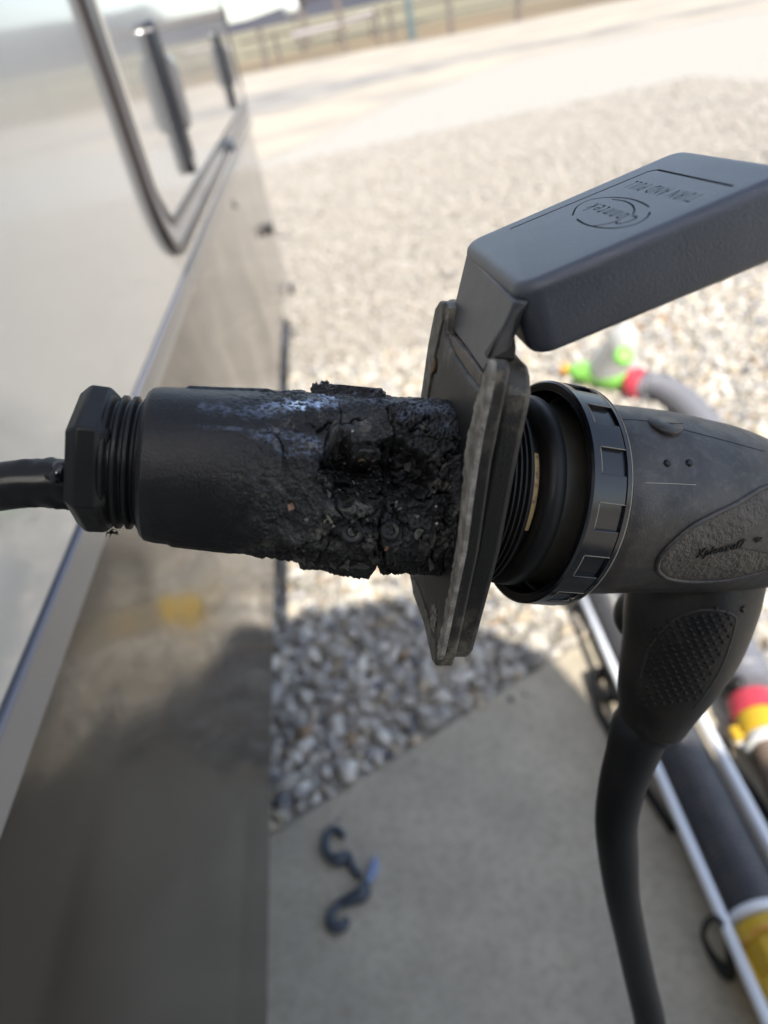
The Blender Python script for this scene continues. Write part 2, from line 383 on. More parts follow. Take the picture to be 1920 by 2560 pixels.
# loose stones: near ones larger in view, one joined mesh
def in_pad(x, y): return (x < .60 + .02) & (y < line_y(x) + .004)
bases = []
for q in range(7):
    bm = bmesh.new(); bmesh.ops.create_icosphere(bm, subdivisions=1, radius=1)
    vv = np.array([x.co[:] for x in bm.verts]); ff = np.array([[y.index for y in x.verts] for x in bm.faces]); bm.free()
    r2 = np.random.default_rng(q); vv = vv * (1 + r2.uniform(-.38, .25, (len(vv), 1))); vv *= r2.uniform(.55, 1.15, 3)
    bases.append((vv, ff))
def stones(name, cx, cy, sz, zb=0.0):
    n = len(cx); V_ = []; F_ = []; C_ = []; off = 0
    grp = rng.integers(0, 7, n)
    pal = np.array([(.46, .44, .41), (.56, .54, .51), (.35, .335, .31), (.48, .43, .36), (.27, .27, .28), (.40, .39, .39), (.62, .60, .57), (.36, .29, .23)])
    pal = pal.mean(0) + (pal - pal.mean(0)) * (1.5 if name == 'gravel_near' else .35)
    for q in range(7):
        ix = np.where(grp == q)[0]; vv, ff = bases[q]; m = len(ix)
        a = rng.uniform(0, 2 * math.pi, (m, 3))
        ca, sa = np.cos(a), np.sin(a)
        Rz = np.zeros((m, 3, 3)); Rz[:, 0, 0] = ca[:, 0]; Rz[:, 0, 1] = -sa[:, 0]; Rz[:, 1, 0] = sa[:, 0]; Rz[:, 1, 1] = ca[:, 0]; Rz[:, 2, 2] = 1
        t = a[:, 1] * .16; Rx = np.zeros((m, 3, 3)); Rx[:, 0, 0] = 1; Rx[:, 1, 1] = np.cos(t); Rx[:, 1, 2] = -np.sin(t); Rx[:, 2, 1] = np.sin(t); Rx[:, 2, 2] = np.cos(t)
        Mx = Rx @ Rz
        s = sz[ix][:, None, None]; sq = np.array((1, 1, .7))
        W = np.einsum('nij,vj->nvi', Mx, vv * sq) * s
        W[:, :, 0] += cx[ix][:, None]; W[:, :, 1] += cy[ix][:, None]; W[:, :, 2] += ((zb[ix] if hasattr(zb, '__len__') else zb) + sz[ix] * rng.uniform(.15, .8, m))[:, None]
        V_.append(W.reshape(-1, 3)); F_.append((ff[None] + (np.arange(m) * len(vv))[:, None, None] + off).reshape(-1, 3)); off += m * len(vv)
        cc = pal[rng.choice(8, m, p=[.22, .2, .12, .14, .06, .12, .1, .04])] * rng.uniform(.85, 1.1, (m, 1)) * np.array((.84, .815, .77)) * (1.12 if name == 'gravel_near' else 1.0)
        C_.append(np.repeat(cc, len(vv), axis=0))
    V_ = np.vstack(V_); F_ = np.vstack(F_); C_ = np.vstack(C_)
    me = bpy.data.meshes.new(name); me.vertices.add(len(V_)); me.vertices.foreach_set('co', V_.ravel())
    me.loops.add(F_.size); me.loops.foreach_set('vertex_index', F_.ravel().astype(np.int32))
    me.polygons.add(len(F_)); me.polygons.foreach_set('loop_start', (np.arange(len(F_)) * 3).astype(np.int32)); me.polygons.foreach_set('loop_total', np.full(len(F_), 3, np.int32))
    me.update(calc_edges=True)
    at = me.attributes.new('tint', 'FLOAT_COLOR', 'POINT'); at.data.foreach_set('color', np.hstack([C_, np.ones((len(C_), 1))]).ravel())
    me.materials.append(M['stone']); o = bpy.data.objects.new(name, me); COL.objects.link(o)
    tag(o, kind='stuff'); return o
def scatter(x0, x1, y0, y1, dens):
    n = int((x1 - x0) * (y1 - y0) * dens); return rng.uniform(x0, x1, n), rng.uniform(y0, y1, n)
x1_, y1_ = scatter(-.75, 2.3, .2, 3.2, 4800); keep = ~in_pad(x1_, y1_); near_edge = (rng.uniform(0, 1, len(x1_)) < .035) & (y1_ > line_y(x1_) - .07) & (x1_ < .45); z1_ = np.where(near_edge & ~keep, PAD_Z, 0.0); keep = keep | near_edge; x1_, y1_, z1_ = x1_[keep], y1_[keep], z1_[keep]
near = np.hypot(x1_ - .1, y1_ - .6) < 99
s1 = rng.gamma(3.2, .0030, len(x1_)) + .0042; s1 *= np.where(y1_ > 1.9, .85, 1); s1 *= np.where(z1_ > 0, .4, 1)
x2_, y2_ = scatter(-1.2, 5.0, 3.2, 10, 1300); k2_ = (x2_ < .62 * y2_ + .4) & (y2_ < 9 + (x2_ + 1.5) * 1.7); x2_, y2_ = x2_[k2_], y2_[k2_]
s2 = rng.gamma(6, .0019, len(x2_)) + .005
o = stones('gravel_near', x1_, y1_, s1, z1_ + .001)
tag(o, 'coarse mixed grey and white crushed stone beside the concrete pad and hoses', 'gravel'); o.name = 'coarse_gravel'
o = stones('gravel', x2_, y2_, s2, .001)
tag(o, 'pale sunlit crushed stone covering the yard between the pad and the road', 'gravel')

# ------------------------------------------------------------------ trailer
WX = -.22
T = thing('travel_trailer', (WX - 1.2, 0, 0), 'white travel trailer with glossy side wall and dark grey skirt, left of the photo', 'trailer')
def yend(z): return 3.62 + (z - .35) * .24
def wallslab(name, y0, z0, z1, x0, x1, mt, ends=True, par=T):
    v = [(x0, y0, z0), (x1, y0, z0), (x1, yend(z0), z0), (x0, yend(z0), z0), (x0, y0, z1), (x1, y0, z1), (x1, yend(z1), z1), (x0, yend(z1), z1)]
    return mk(name, v, g_box((0, 0, 0), (1, 1, 1))[1], mt, par, False)
bevel(wallslab('side_wall', -4, 1.0355, 3.0, WX - 2.4, WX, M['wall']), .004, 3)
# the skirt droops a little towards the rear
b = MB()
y0, ye = -4, 3.62
sk = [(y0, 1.0), (y0, .48), (1.3, .487), (2.2, .465), (3.0, .41), (3.6, .352), (3.64, .5), (yend(1.0) - .01, 1.0)]
b.add(*g_prism([(a, c) for a, c in sk], (0, 0, 0), np.array((0, 1., 0)), np.array((0, 0, 1.)), np.array((-1., 0, 0)), -(WX - .0105), 2.4 - WX))
o = fixn(b.build('skirt_panel', M['skirt'], T, False)); bevel(o, .006, 3)
# its pressed outer sheet, gently wavy
ny_, nz_ = 260, 60; yy = np.linspace(-.9, 3.6, ny_); v = []
bot = np.interp(yy, [y0, 1.3, 2.2, 3.0, 3.6], [.48, .487, .465, .41, .352]) + .004
q_ = np.array([(0, y_ * 2.2 + t_ * .5, t_ * .9) for y_ in yy for t_ in np.linspace(0, 1, nz_)])
wv = fbm(q_, 1.7, 3, 66, .45)
for i_, y_ in enumerate(yy):
    for j_ in range(nz_):
        t_ = j_ / (nz_ - 1); edge = min(1, t_ * 6, (1 - t_) * 6)
        v.append((WX - .0045 + .0050 * wv[i_ * nz_ + j_] * edge, y_, bot[i_] + (.996 - bot[i_]) * t_))
f = [(i_ * nz_ + j_, i_ * nz_ + j_ + 1, (i_ + 1) * nz_ + j_ + 1, (i_ + 1) * nz_ + j_) for i_ in range(ny_ - 1) for j_ in range(nz_ - 1)]
mk('skirt_sheet', v, f, M['skirt'], T, True)
wallslab('lower_band', -4, 1.0005, 1.030, WX - .06, WX - .001, M['band'])
bevel(wallslab('belt_trim', -4, 1.0305, 1.0350, WX - .06, WX + .0025, M['belt']), .0015, 3)
bevel(wallslab('roof', -4, 3.0005, 3.06, WX - 2.42, WX + .02, M['wall']), .02, 2)
# added block, unseen behind the camera, shaped to throw the foreground shadow
so_ = [(WX + .001, -1.75), (.17, -.85), (.545, -.86), (.85, -1.17), (.93, -1.42), (1.05, -1.50), (1.36, -1.72), (1.36, -3.6), (WX + .001, -3.6)]
b = MB(); b.add(*g_prism(so_, (0, 0, 0), np.array((1., 0, 0)), np.array((0, 1., 0)), np.array((0, 0, 1.)), .72, 2.9))
o = fixn(b.build('added_shade_block', M['shadeblock'], T, False)); bevel(o, .012, 2)
# compartment door
def yz_loop(y0, y1, z0, z1, r, n=10):
    return [(y0 + a, z0 + c) for a, c in rrect(y1 - y0, z1 - z0, r, n)]
def ringband(name, y0, y1, z0, z1, r, wd, xa, xb, mt, par):
    o_ = yz_loop(y0, y1, z0, z1, r); i_ = yz_loop(y0 + wd, y1 - wd, z0 + wd, z1 - wd, max(.004, r - wd)); m = len(o_)
    v = [(xa, *p) for p in o_] + [(xb, *p) for p in o_] + [(xb, *p) for p in i_] + [(xa, *p) for p in i_]
    f = []
    for k in range(m):
        k2 = (k + 1) % m
        for j in range(4): f.append((j * m + k, j * m + k2, ((j + 1) % 4) * m + k2, ((j + 1) % 4) * m + k))
    return fixn(mk(name, v, f, mt, par, True, 40))
D = mk('compartment_door', [(x, y, z) for x in (WX + .0005, WX + .006) for y, z in yz_loop(1.118, 3.50, 1.112, 2.1, .05)],
       [tuple(range(43, -1, -1)), tuple(range(44, 88))] + [(k, (k + 1) % 44, 44 + (k + 1) % 44, 44 + k) for k in range(44)], M['wall'], T, False)
fixn(D)
ringband('door_seal', 1.035, 3.56, 1.062, 2.16, .115, .014, WX + .0004, WX + .010, M['seal'], D)
ringband('door_frame', 1.0492, 3.546, 1.0762, 2.146, .10, .026, WX + .0006, WX + .007, M['doortrim'], D)
ringband('door_gasket', 1.0754, 3.52, 1.1024, 2.12, .075, .01, WX + .0007, WX + .009, M['seal'], D)
def latch(y, z, tilt=0):
    b = MB(); o_ = rrect(.055, .23, .024)
    b.add(*g_prism(o_, (WX + .0065, y - .0275, z - .115), np.array((0, 1., 0)), np.array((0, 0, 1.)), np.array((1., 0, 0)), 0, .014))
    l = fixn(b.build('latch_plate', M['chrome'], D, True, 40)); bevel(l, .003, 2)
    b = MB(); b.add(*g_box((WX + .0206, y - .018, z - .088), (WX + .0212, y + .018, z + .08))); b.build('latch_recess', M['black'], l, False)
    v, f_ = g_prism([(0, 0), (0, .105), (.008, .112), (.014, .095), (.015, .02), (.010, 0)], (WX + .0214, y - .015, z - .045), np.array((1., 0, 0)), np.array((0, 0, 1.)), np.array((0, 1., 0)), 0, .030)
    h = fixn(mk('paddle_handle', v, f_, M['handle_grey'], l, True, 40)); bevel(h, .003, 2)
    return l
latch(1.44, 1.245); latch(2.84, 1.245)
bb = MB(); bb.add(*g_box((WX + .007, 2.19, 1.072), (WX + .03, 2.27, 1.10))); bevel(bb.build('door_stop', M['hook'], T), .006, 2)
for (px, py) in ((672, 570), (722, 655)):
    w_ = onplane(px, py, (WX, 0, 0), np.array((1., 0, 0)))
    if w_[1] > 3.5: w_[1] = 3.5
    b = MB(); b.add(*g_box((WX - .002, w_[1] - .05, w_[2] - .02), (WX + .02, w_[1] + .03, w_[2] + .02))); bevel(b.build('skirt_clip', M['seal'], T, False), .006, 2)
w_ = onplane(590, 508, (WX, 0, 0), np.array((1., 0, 0)))
b = MB(); b.add(*g_lathe((WX - .003, w_[1], w_[2]), (1, 0, 0), [(0, .014), (.004, .014), (.006, .008)], 16)); b.build('screw_cover', M['band'], T)
# chassis wheel of the trailer, far behind the camera's left
# ------------------------------------------------------------------ the burnt inlet: shared directions
E1 = V(-.122, -.50, .857)                 # away from the lens along the wall
UC = V(.923, -.372, -.088)                # along the flip cap
NC = unit(np.cross(UC, E1))               # its normal: check that it points out of the top face
if np.dot(NC, -CD) < 0: NC = -NC
NB = V(.978, .071, .195)                  # barrel axis, towards the right
E2 = unit(np.cross(E1, NB));
if np.dot(E2, CD) < 0: E2 = -E2
inlet_base = P(1100, 1200, .23)
I = thing('burnt_power_inlet', inlet_base, 'charred and melted black power inlet with flip cap open, pulled out of the trailer wall', 'power inlet')

# barrel
AX = P(1130, 1222, .228)
LB = -NB
CU = unit(-CF - LB * np.dot(-CF, LB)); UP = np.cross(LB, CU)
if np.dot(UP, -CD) < 0: UP = -UP
def pix_st(px, py, r=.025):
    d = unit(CR * ((px - 960) / F) + CD * ((py - 1280) / F) + CF)
    m = CAM - AX; dp = d - LB * np.dot(d, LB); mp = m - LB * np.dot(m, LB)
    a = np.dot(dp, dp); b_ = np.dot(dp, mp); c_ = np.dot(mp, mp) - r * r; disc = b_ * b_ - a * c_
    t = (-b_ - math.sqrt(max(disc, 0))) / a; q = m + d * t
    s = np.dot(q, LB); return s, math.atan2(np.dot(q, UP), np.dot(q, CU))
NS, NT = 520, 900
S0, S1 = -.004, pix_st(338, 1160, .0223)[0]
print('barrel length', S1)
prof_s = np.array([S0, .012, .035, .062, S1 - .004, S1 - .0012, S1]); prof_r = np.array([.0275, .0272, .0257, .0243, .0228, .0223, .0212])
ss = S0 + (S1 - S0) * (np.linspace(0, 1, NS)); th = np.linspace(-math.pi, math.pi, NT, endpoint=False)
Sg, Tg = np.meshgrid(ss, th, indexing='ij'); Sg = Sg.ravel(); Tg = Tg.ravel()
base_r = np.interp(Sg, prof_s, prof_r)
dirn = np.outer(np.cos(Tg), CU) + np.outer(np.sin(Tg), UP)
p0 = np.outer(Sg, LB) + dirn * base_r[:, None]            # local points, metres
pn = np.stack([Sg, np.cos(Tg) * .025, np.sin(Tg) * .025], 1)
def spot(px, py, rx, ry, hard=.35, ns=.35, seed=3):
    s_, t_ = pix_st(px, py); sc_ = .227 / F
    du = (Sg - s_) / (rx * sc_); dt = np.angle(np.exp(1j * (Tg - t_))) * .025 / (ry * sc_)
    d = np.sqrt(du * du + dt * dt) + ns * fbm(pn, 220, 3, seed)
    return 1 - sst(1 - hard, 1 + hard, d)
nz = fbm(pn, 120, 4, 11)
xs = pix_st(690, 1200)[0]
xm = pix_st(600, 1200)[0]
# char mask: strong towards the plate and on the camera side, weaker above
edge_s = xs + .010 * vnoise(pn, 90, 5) + np.where(Tg > .55, -.008 * np.clip((Tg - .55) * 2, 0, 1), 0)
char = 1 - sst(-.007, .009, Sg - edge_s)
char *= 1 - .55 * sst(.75, 1.15, Tg)
melt = (1 - sst(-.012, .012, Sg - xm)) * (1 - char)
wp = pn + .0030 * np.stack([fbm(pn, 130, 4, 1, .65), fbm(pn, 130, 4, 2, .65), fbm(pn, 130, 4, 3, .65)], 1)
d1, d2, cid = worley(wp, 85, 4)
some = sst(-.15, .35, vnoise(pn, 110, 77))
crack = (1 - sst(0, .07, d2 - d1)) * some
d1b, d2b, cidb = worley(pn + .0012 * np.stack([fbm(pn, 500, 3, 1, .6), fbm(pn, 500, 3, 2, .6), fbm(pn, 500, 3, 3, .6)], 1), 300, 8)
crackb = (1 - sst(0, .22, d2b - d1b)) * (cidb > .55) * sst(-.1, .4, vnoise(pn, 160, 78))
fine = fbm(pn, 700, 4, 21, .65)
rid = 1 - np.abs(fbm(pn, 260, 4, 24, .6)) * 2
rid2 = 1 - np.abs(fbm(pn, 520, 3, 26, .6)) * 2
fine2 = fbm(pn, 1500, 2, 28, .6)
gran = sst(-.3, .6, vnoise(pn, 140, 79))
disp = char * (.00022 * rid2 + .0002 * fine2 + .0011 * nz + .0016 * (cid - .5) * some - .0012 * crack - .0004 * crackb + .0005 * fine * (.35 + gran) + .00035 * rid * gran)
disp += melt * (.00035 * fbm(pn, 160, 3, 8) + .00012 * fine + .0003 * rid * sst(0, .6, vnoise(pn, 120, 80)))
disp += (1 - char) * .00003 * fine
# ridge strips on top and bottom of the moulding
def strip(t0, wdt, sa, sb): return sst(wdt, wdt * .8, np.abs(np.angle(np.exp(1j * (Tg - t0))))) * sst(sb + .001, sb - .001, Sg) * sst(sa - .001, sa + .001, Sg)
disp += .0007 * strip(R(93), .35, pix_st(770, 1000)[0], pix_st(455, 1000)[0])
disp += .0006 * strip(R(-92), .45, pix_st(800, 1000)[0], pix_st(436, 1000)[0])
# torn fin on top
sA, sB = pix_st(962, 1000)[0], pix_st(783, 1000)[0]
fin = 0 * sst(.30, .24, np.abs(np.angle(np.exp(1j * (Tg - R(84)))))) * sst(sA - .0008, sA + .0002, Sg + .0007 * fine) * sst(sB + .0006, sB - .0002, Sg + .0008 * fine)
disp += fin * (.0040 + .0004 * fine * (Sg > sB - .005)) + fin * .001 * sst(sB - .006, sB, Sg)
# swollen lump below
lump = sst(pix_st(748, 1400)[0] + .0004, pix_st(762, 1400)[0], Sg) * sst(pix_st(943, 1400)[0] - .0006, pix_st(930, 1400)[0], Sg + .0004 * fine)
disp += lump * .0026 * sst(R(-50), R(-75), Tg) * sst(R(-150), R(-120), Tg)
notch = spot(947, 1425, 9, 60, .4, .2); disp -= notch * .004 * (Tg < R(-40))
# cavity and slabs round it
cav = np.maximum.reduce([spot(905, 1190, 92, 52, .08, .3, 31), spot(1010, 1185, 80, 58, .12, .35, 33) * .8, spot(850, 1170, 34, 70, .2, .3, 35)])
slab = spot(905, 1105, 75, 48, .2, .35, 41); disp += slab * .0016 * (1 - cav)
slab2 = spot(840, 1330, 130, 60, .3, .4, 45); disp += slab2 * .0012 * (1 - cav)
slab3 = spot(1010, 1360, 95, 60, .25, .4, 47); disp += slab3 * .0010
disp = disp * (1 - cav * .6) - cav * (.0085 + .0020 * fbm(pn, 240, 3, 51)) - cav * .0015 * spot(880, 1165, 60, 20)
deep = spot(870, 1150, 60, 14, .3, .4, 61); disp -= deep * .004
line = sst(.05, 0, np.abs(fbm(pn, 60, 2, 71))) * char; disp -= line * .0012
tornr = np.maximum(spot(829, 1185, 11, 78, .35, .35, 101), spot(838, 1100, 10, 34, .35, .4, 102)); disp += tornr * .0019 * (1 + .3 * fine)
lip2 = np.maximum(spot(905, 1143, 50, 9, .4, .5, 103), spot(972, 1110, 9, 36, .4, .5, 104)); disp += lip2 * .0012 * (1 + .3 * fine)
def cline(pts, wpx):
    st = np.array([pix_st(*p) for p in pts]); best = np.full(len(Sg), 9.0)
    X_ = Sg + .0012 * fbm(pn, 350, 3, 111); Y_ = (Tg * .025) + .0012 * fbm(pn, 350, 3, 112)
    for i in range(len(st) - 1):
        a0_, b0_ = st[i] * (1, .025), st[i + 1] * (1, .025); d = b0_ - a0_; L2 = d @ d
        t = np.clip(((X_ - a0_[0]) * d[0] + (Y_ - a0_[1]) * d[1]) / L2, 0, 1)
        best = np.minimum(best, np.hypot(X_ - a0_[0] - t * d[0], Y_ - a0_[1] - t * d[1]))
    return 1 - sst(0, wpx * .227 / F, best)
cl = np.maximum.reduce([cline(L_, w_) for L_, w_ in (([(976, 1030), (978, 1095), (988, 1150), (1030, 1170)], 8),      ([(946, 1440), (962, 1380), (945, 1310), (958, 1262)], 10), ([(700, 1385), (770, 1350), (850, 1338), (900, 1290)], 9), ([(1110, 1290), (1070, 1380), (1010, 1420)], 9),
     ([(800, 1075), (880, 1050), (980, 1062), (1060, 1090)], 6), ([(835, 1260), (870, 1300), (930, 1300)], 8), ([(1000, 1240), (1050, 1250), (1120, 1230)], 8))])
disp -= cl * .0017
P_ = np.outer(Sg, LB) + dirn * (base_r + disp)[:, None] + AX
faces = []
idx = np.arange(NS * NT).reshape(NS, NT)
a_ = idx[:-1, :]; b_ = np.roll(idx, -1, axis=1)[:-1, :]; c_ = np.roll(idx, -1, axis=1)[1:, :]; d_ = idx[1:, :]
FA = np.stack([a_, b_, c_, d_], -1).reshape(-1, 4)
me = bpy.data.meshes.new('barrel'); me.vertices.add(len(P_) + 1)
endc = AX + LB * S1
me.vertices.foreach_set('co', (np.vstack([P_, endc[None]]) - inlet_base).ravel())
tri = np.stack([idx[-1], np.roll(idx[-1], -1), np.full(NT, len(P_))], -1)
loops = np.concatenate([FA.ravel(), tri.ravel()]).astype(np.int32); me.loops.add(len(loops)); me.loops.foreach_set('vertex_index', loops)
ls = np.concatenate([np.arange(len(FA)) * 4, len(FA) * 4 + np.arange(NT) * 3]).astype(np.int32)
me.polygons.add(len(ls)); me.polygons.foreach_set('loop_start', ls); me.polygons.foreach_set('loop_total', np.concatenate([np.full(len(FA), 4), np.full(NT, 3)]).astype(np.int32))
me.polygons.foreach_set('use_smooth', np.ones(len(ls), bool)); me.update(calc_edges=True)
sky_glare = np.clip(.8 * spot(735, 1012, 55, 24, .8, .8, 81) + .9 * spot(820, 1000, 30, 30, .5, .9, 83) + .35 * spot(700, 1090, 50, 14, .6, .9, 84)
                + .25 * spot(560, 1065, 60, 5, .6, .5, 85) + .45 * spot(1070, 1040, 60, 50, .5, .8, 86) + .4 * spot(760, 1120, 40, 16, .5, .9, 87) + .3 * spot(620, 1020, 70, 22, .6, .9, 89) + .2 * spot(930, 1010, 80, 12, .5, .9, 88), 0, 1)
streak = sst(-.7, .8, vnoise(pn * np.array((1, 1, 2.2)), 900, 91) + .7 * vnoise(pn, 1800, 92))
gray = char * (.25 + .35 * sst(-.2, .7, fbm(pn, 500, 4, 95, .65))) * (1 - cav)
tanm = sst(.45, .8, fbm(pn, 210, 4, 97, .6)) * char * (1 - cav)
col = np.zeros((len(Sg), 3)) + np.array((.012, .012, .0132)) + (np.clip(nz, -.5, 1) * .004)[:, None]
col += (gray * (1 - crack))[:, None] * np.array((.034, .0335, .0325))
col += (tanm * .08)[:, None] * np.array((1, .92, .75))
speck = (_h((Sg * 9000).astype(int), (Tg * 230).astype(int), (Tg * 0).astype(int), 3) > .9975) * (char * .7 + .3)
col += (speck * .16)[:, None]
col += (sky_glare * streak * (.45 + 2.2 * spot(752, 1006, 36, 22, .7, .7, 99) + .8 * spot(815, 990, 26, 26, .6, .8, 98)))[:, None] * np.array((.52, .66, .95))  # blue-white sky glare painted into the barrel's tint
col += ((tornr * .11 + lip2 * .06) * (.5 + .5 * sst(-.3, .5, fine)))[:, None] * np.array((1, .95, .88))
ashp = np.maximum.reduce([spot(790, 1345, 70, 30, .6, .8, 121), spot(1045, 1335, 45, 30, .6, .8, 122), spot(915, 1088, 60, 42, .6, .8, 123) * .7, spot(1060, 1150, 40, 25, .6, .9, 124), spot(700, 1250, 80, 60, .8, 1, 125) * .4, spot(660, 1370, 50, 12, .6, .9, 126) * .5])
col += (ashp * (.3 + .7 * sst(-.4, .6, fbm(pn, 900, 3, 127))) * .055)[:, None] * np.array((1, .97, .86))
col *= (1 - .85 * cl)[:, None]
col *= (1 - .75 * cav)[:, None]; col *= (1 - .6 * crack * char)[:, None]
col = np.clip(col, .003, 1)
rough = .42 + .1 * char - .3 * np.clip(sky_glare, 0, 1) - .1 * sst(.6, 1.2, Tg) * (1 - char) + .1 * cav
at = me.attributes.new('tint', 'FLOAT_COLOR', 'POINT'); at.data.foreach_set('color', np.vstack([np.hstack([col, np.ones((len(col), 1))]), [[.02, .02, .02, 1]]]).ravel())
at = me.attributes.new('rough', 'FLOAT', 'POINT'); at.data.foreach_set('value', np.append(np.clip(rough, .2, .95), .6))
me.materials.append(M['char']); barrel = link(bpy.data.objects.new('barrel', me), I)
barrel['label'] = 'charred cracked barrel with a burnt-out cavity'
bvh_b = BVHTree.FromPolygons((np.array(P_[::1])).tolist(), FA.tolist())
def dens0(L, n):
    L = np.array(L + [L[0]], float); d = np.concatenate([[0], np.cumsum(np.hypot(*np.diff(L, axis=0).T))]); t = np.linspace(0, d[-1], n, endpoint=False)
    return np.stack([np.interp(t, d, L[:, 0]), np.interp(t, d, L[:, 1])], 1)
def cast(bvh, px, py):
    d = CR * ((px - 960) / F) + CD * ((py - 1280) / F) + CF
    h = bvh.ray_cast(Vector(CAM), Vector(d).normalized())
    return (np.array(h[0]), np.array(h[1])) if h[0] is not None else (None, None)
# screw heads seated in the char
for (px, py, rr) in ((975, 1327, .0029), (880, 1330, .0034)):
    h, nn = cast(bvh_b, px, py)
    if h is None: continue
    ax_ = unit(-CF * .9 + -CD * .15 + nn * 0)
    b = MB(); b.add(*g_lathe(h - ax_ * .002, ax_, [(0, rr), (.0024, rr), (.0030, rr * .82), (.0029, rr * .5), (.0021, rr * .35), (.0021, .00001)], 28))
    o = fixn(b.build('rivet_head', M['plast'], I, True, 40))
# torn flap standing up on the barrel's upper side
fl = [(776, 1002), (779, 985), (775, 976), (780, 968), (778, 960), (786, 963), (790, 956), (794, 966), (801, 962), (803, 954), (814, 957), (818, 953), (822, 963), (850, 964), (900, 969), (955, 974), (958, 981), (965, 984), (963, 992), (978, 996), (975, 1012), (880, 1012)]
fq = dens0(fl, 150)
fq = fq + np.stack([rng.normal(0, 1.0, len(fq)), rng.normal(0, .7, len(fq))], 1) * (fq[:, :1] < 835)
m_ = len(fq); NL = 9; v = []
for k in range(NL):
    dd = .2172 + .0075 * k / (NL - 1)
    for px, py in fq: v.append(P(px, py + 3 * math.sin(k * 1.3 + px * .02), .2172) + CF * (dd - .2172) - CD * (.0007 * math.sin(k / (NL - 1) * math.pi)))
f = []
for k in range(NL - 1):
    for j in range(m_): j2 = (j + 1) % m_; f.append((k * m_ + j, k * m_ + j2, (k + 1) * m_ + j2, (k + 1) * m_ + j))
f += [tuple(range(m_ - 1, -1, -1)), tuple(range((NL - 1) * m_, NL * m_))]
o = fixn(mk('torn_flap', v, f, M['flap'], I, True, 40))
# ash crumbs and lifted flakes
def crumb(c, nrm, s, flat=.35):
    u = unit(rng.normal(size=3)); u = unit(u - nrm * np.dot(u, nrm)); w2 = np.cross(nrm, u); k = rng.integers(5, 8)
    ang = np.sort(rng.uniform(0, 2 * math.pi, k)); rr = s * rng.uniform(.5, 1.15, k); lift = rng.uniform(-.1, .9, k) * s * flat * 2
    top = [c + (u * math.cos(a) * rng.uniform(.8, 1.5) + w2 * math.sin(a)) * r_ + nrm * (l_ + s * .15) for a, r_, l_ in zip(ang, rr, lift)]
    bot = [t_ - nrm * s * flat for t_ in top]; cc = c + nrm * s * flat
    v = top + bot + [cc]; f = [(i, (i + 1) % k, 2 * k) for i in range(k)] + [(i, (i + 1) % k, k + (i + 1) % k, k + i) for i in range(k)] + [tuple(range(2 * k - 1, k - 1, -1))]
    return v, f
b = MB(); cols = []
def putcrumb(px, py, s, c, flat=.35):
    h, nn = cast(bvh_b, px, py)
    if h is None: return
    v, f = crumb(h, nn, s, flat); b.add(v, f); cols.extend([c] * len(v))
for q in range(520):
    px = rng.normal(900, 120); py = rng.normal(1230, 95)
    if px < 600 or px > 1120: continue
    g = rng.choice([.03, .05, .08, .14, .3], p=[.5, .3, .13, .055, .015]); putcrumb(px, py, rng.uniform(.0002, .0007), (g, g * .97, g * .9), .5)
for (px, py, s, c) in ((728, 1267, .0012, (.28, .17, .12)), (823, 1290, .0017, (.22, .21, .16)), (812, 1300, .001, (.3, .28, .22)), (905, 1148, .0012, (.3, .2, .12)),
                       (935, 1150, .0009, (.22, .13, .1)), (988, 1258, .0014, (.26, .25, .22)), (1000, 1268, .0011, (.3, .28, .25)), (965, 1368, .0011, (.28, .15, .1)),
                       (877, 1416, .001, (.24, .24, .18)), (1052, 1335, .0017, (.13, .13, .11)), (1045, 1330, .0012, (.2, .2, .17)), (1092, 1308, .0006, (.7, .68, .6)), (1089, 1267, .0005, (.6, .56, .45)),
                       (815, 1215, .0013, (.14, .13, .11)), (818, 1235, .0012, (.16, .15, .13)), (812, 1200, .0012, (.13, .12, .11)), (955, 1262, .001, (.2, .19, .17)), (883, 1077, .0005, (.6, .6, .5)), (1040, 1290, .001, (.2, .2, .18))):
    putcrumb(px, py, s, c, .35)
for q in range(150):       # lifted, curled flakes of char round the cavity and along the lower edge
    if q < 95:
        a = rng.uniform(0, 2 * math.pi); px = 925 + (118 + rng.normal(0, 14)) * math.cos(a); py = 1190 + (66 + rng.normal(0, 13)) * math.sin(a)
    else: px = rng.uniform(700, 1110); py = 1418 - abs(rng.normal(0, 28)) + (px < 800) * -12
    g = rng.choice([.010, .02, .035, .07], p=[.4, .3, .2, .1]); putcrumb(px, py, rng.uniform(.0009, .0022), (g * 1.05, g, g * .92), .22)
o = b.build('ash_crumbs', M['ash'], I, False); o['kind'] = 'stuff'
at = o.data.attributes.new('tint', 'FLOAT_COLOR', 'POINT'); at.data.foreach_set('color', np.hstack([np.array(cols), np.ones((len(cols), 1))]).ravel())
# frayed bits on the torn fin and loose hair-like fibres
b = MB()
for q in range(46):
    if q < 24: px, py = rng.uniform(783, 835), rng.uniform(965, 1000)
    else: px, py = rng.uniform(840, 1080), rng.uniform(1060, 1300)
    h, nn = cast(bvh_b, px, py)
    if h is None: h, nn = P(px, py, .225), -CD
    d = unit(rng.normal(size=3) + nn * 1.2 - CD * (.8 if q < 24 else 0)); L = rng.uniform(.0008, .0026); k = unit(rng.normal(size=3)) * L * .3
    b.add(*g_tube([h, h + d * L * .5 + k, h + d * L], [.0001, .00009, .00003], 4, 6))
o = b.build('frayed_fibres', M['ash'], I); o['kind'] = 'stuff'
at = o.data.attributes.new('tint', 'FLOAT_COLOR', 'POINT'); at.data.foreach_set('color', np.tile((.05, .045, .045, 1), len(o.data.vertices)))

